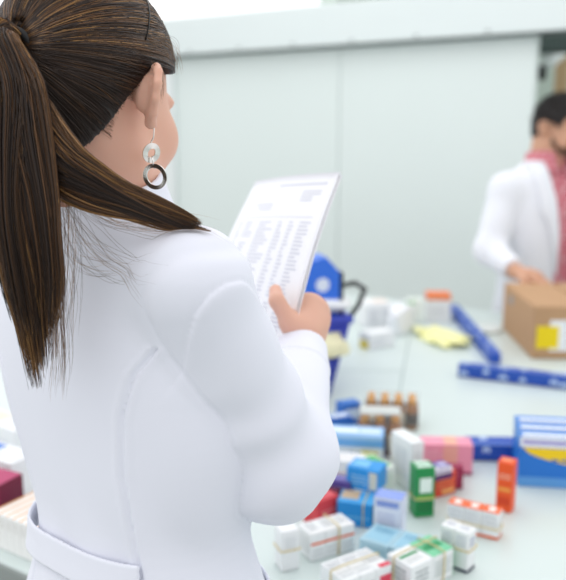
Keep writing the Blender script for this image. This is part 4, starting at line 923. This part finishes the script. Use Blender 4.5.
for direc, sc_, colr, fac in (('X', 16, 'f0b9bd', .75), ('Z', 16, 'f0b9bd', .75), ('X', 33, '9c3248', .55), ('Z', 33, '9c3248', .55)):
    wv = nt.nodes.new('ShaderNodeTexWave'); wv.bands_direction = direc; wv.inputs['Scale'].default_value = sc_; nt.links.new(mp.outputs[0], wv.inputs['Vector'])
    rp = nt.nodes.new('ShaderNodeMath'); rp.operation = 'GREATER_THAN'; rp.inputs[1].default_value = .75; nt.links.new(wv.outputs['Fac'], rp.inputs[0]); m2_ = nt.nodes.new('ShaderNodeMath'); m2_.operation = 'MULTIPLY'; m2_.inputs[1].default_value = fac; nt.links.new(rp.outputs[0], m2_.inputs[0])
    mx = nt.nodes.new('ShaderNodeMixRGB'); nt.links.new(m2_.outputs[0], mx.inputs[0]); nt.links.new(prev, mx.inputs[1]); mx.inputs[2].default_value = lin(hexc(colr)); prev = mx.outputs[0]
nt.links.new(prev, bs.inputs['Base Color'])
def shirt(P):
    f, q, _ = rings_sdf(P, RGM_S, BRM)
    for s_ in (SM_R, SM_L): f = smin(f, s_cap(P, NKM-np.array([0, 0, .045]), s_, .048, .05), .05)
    f = smax(f, -s_cap(P, NKM-np.array([0, 0, .06]), NTM, .068, .066), .004)
    v = P-NKM.astype(np.float32); ax = nrm(NTM-NKM+np.array([0, 0, .05])).astype(np.float32); t = v @ ax; rad = np.sqrt(np.maximum((v*v).sum(1)-t*t, 1e-9)); rr = np.interp(t, [-.05, .0, .06], [.095, .08, .068])
    g = np.maximum(np.abs(rad-rr)-.004, np.abs(t-.014)-.04); yf = v @ BRM[:, 1].astype(np.float32); xr = np.abs(v @ BRM[:, 0].astype(np.float32)); g = np.maximum(g, np.where(yf > 0, .012-xr, -1)); f = np.minimum(f, g)
    return f+np.where((q[:, 1] > 0), .003*np.exp(-((q[:, 0]-.018)/.004)**2), 0)
sh = place(link('shirt', mesh_sdf('shirt', shirt, np.array([.6, 2.6, .85]), np.array([1.5, 3.6, 1.7]), .0045), None, [M_shirt]), mn)
b = MB(); 
for k in range(5):
    zb = NKM[2]-.08-.085*k; i = np.argmin(np.abs(RGM_S[:, 0]-zb)); c = np.array([RGM_S[i, 1], RGM_S[i, 2], zb])+BRM[:, 1]*(RGM_S[i, 4]+.001); b = MB(); b.disc(c+BRM[:, 1]*.003, BRM[:, 0], [0, 0, 1], .0055, mat('shirt_button', 'f1e6e4', rough=.3)); o = b.build('button'); o.parent = sh
def trousers_m(P): return np.maximum(np.maximum(smin(legs_m(P)-.014, rings_sdf(P, RGM_B, BRM)[0]-.004, .03), P[:, 2]-(NKM[2]-.56)), .07-P[:, 2])
place(link('trousers', mesh_sdf('trousers', trousers_m, np.array([.6, 2.6, .03]), np.array([1.5, 3.6, 1.1]), .008), None, [mat('grey_trouser_cloth', '3d434b', rough=.85)]), mn)
def shoes_m(P): return np.maximum(legs_m(P)-.008, P[:, 2]-.075)
place(link('shoes', mesh_sdf('shoes', shoes_m, np.array([.6, 2.5, -.02]), np.array([1.6, 3.6, .12]), .006), None, [mat('black_leather', '1d1c1c')]), mn)
def zl_m(y): return np.interp(y, [-.11, -.085, -.06, -.035, -.015, 0, .018, .03, .05, .07, .085], [-.075, -.06, -.045, -.02, .01, .03, .012, .05, .078, .092, .096])
def hair_m(P):
    Q = (P-HM.astype(np.float32)) @ HRM.astype(np.float32); hs = head_sdf(Q, True); f = s_ell(Q, CRc, CRr+np.array([.008, .009, .014])); f = smin(f, s_ell(Q, (0, -.05, -.015), (.06, .053, .065)), .03)+.0022*vnoise(Q, 90, 4)
    return np.maximum(np.maximum(f, (zl_m(Q[:, 1])-Q[:, 2])*.8), -(hs+.004))
hm_ = place(link('hair', mesh_sdf('hair', hair_m, HM-.15, HM+.16, .0035), None, [mat('hair_black', '1d1817', rough=.5)]), mn)
v = np.random.default_rng(3).normal(0, 1, (6000, 3)); v /= np.linalg.norm(v, axis=1, keepdims=True); q0 = v*(CRr+np.array([.008, .009, .014]))+CRc; q0 = q0[q0[:, 2] > zl_m(q0[:, 1])+.004][:1600]
dd = nrm([0, .55, .3]); ps = []
for p in q0:
    nrm_p = nrm(p-CRc); d = nrm(nrm_p*.5+dd*.6+np.random.default_rng(int(abs(p[0])*1e6)).normal(0, .15, 3)); ps.append([p+d*.016*t for t in np.linspace(0, 1, 5)])
o = link('strands', strands_mesh('strands', HM+np.array(ps) @ HRM.T, np.full(len(ps), .0009), np.arange(len(ps)) % 2), None, [mat('hair_black', '1d1817'), mat('hair_dark_brown', '2c1f18')]); o.parent = hm_
def beard(P):
    Q = (P-HM.astype(np.float32)) @ HRM.astype(np.float32); hs = head_sdf(Q, True); A = np.abs(Q[:, 0])
    up = np.interp(Q[:, 1], [-.01, .02, .05, .075, .1], [.0, -.03, -.052, -.04, -.038]); g = np.maximum(hs-.0025, Q[:, 2]-up); g = np.maximum(g, .008-Q[:, 1]); g = np.maximum(g, -.118-Q[:, 2])
    mouth = s_ell(np.stack([A, Q[:, 1], Q[:, 2]], 1), (0, .095, -.0625), (.02, .03, .0085)); return np.maximum(np.maximum(g, -mouth), -(hs+.003))
place(link('beard', mesh_sdf('beard', beard, HM-.17, HM+.17, .003), None, [mat('stubble_brown', '6a4e3f', rough=.8)]), mn)
for sx in (-1, 1):
    b = MB(); b.tube([HM+HRM @ np.array([sx*x, y, z]) for x, y, z in ((.014, .0935, .02), (.026, .094, .025), (.038, .087, .024), (.047, .076, .018))], [.003, .0038, .0034, .002], mat('hair_black', '1d1817'), 6); o = b.build('eyebrow'); place(o, mn)
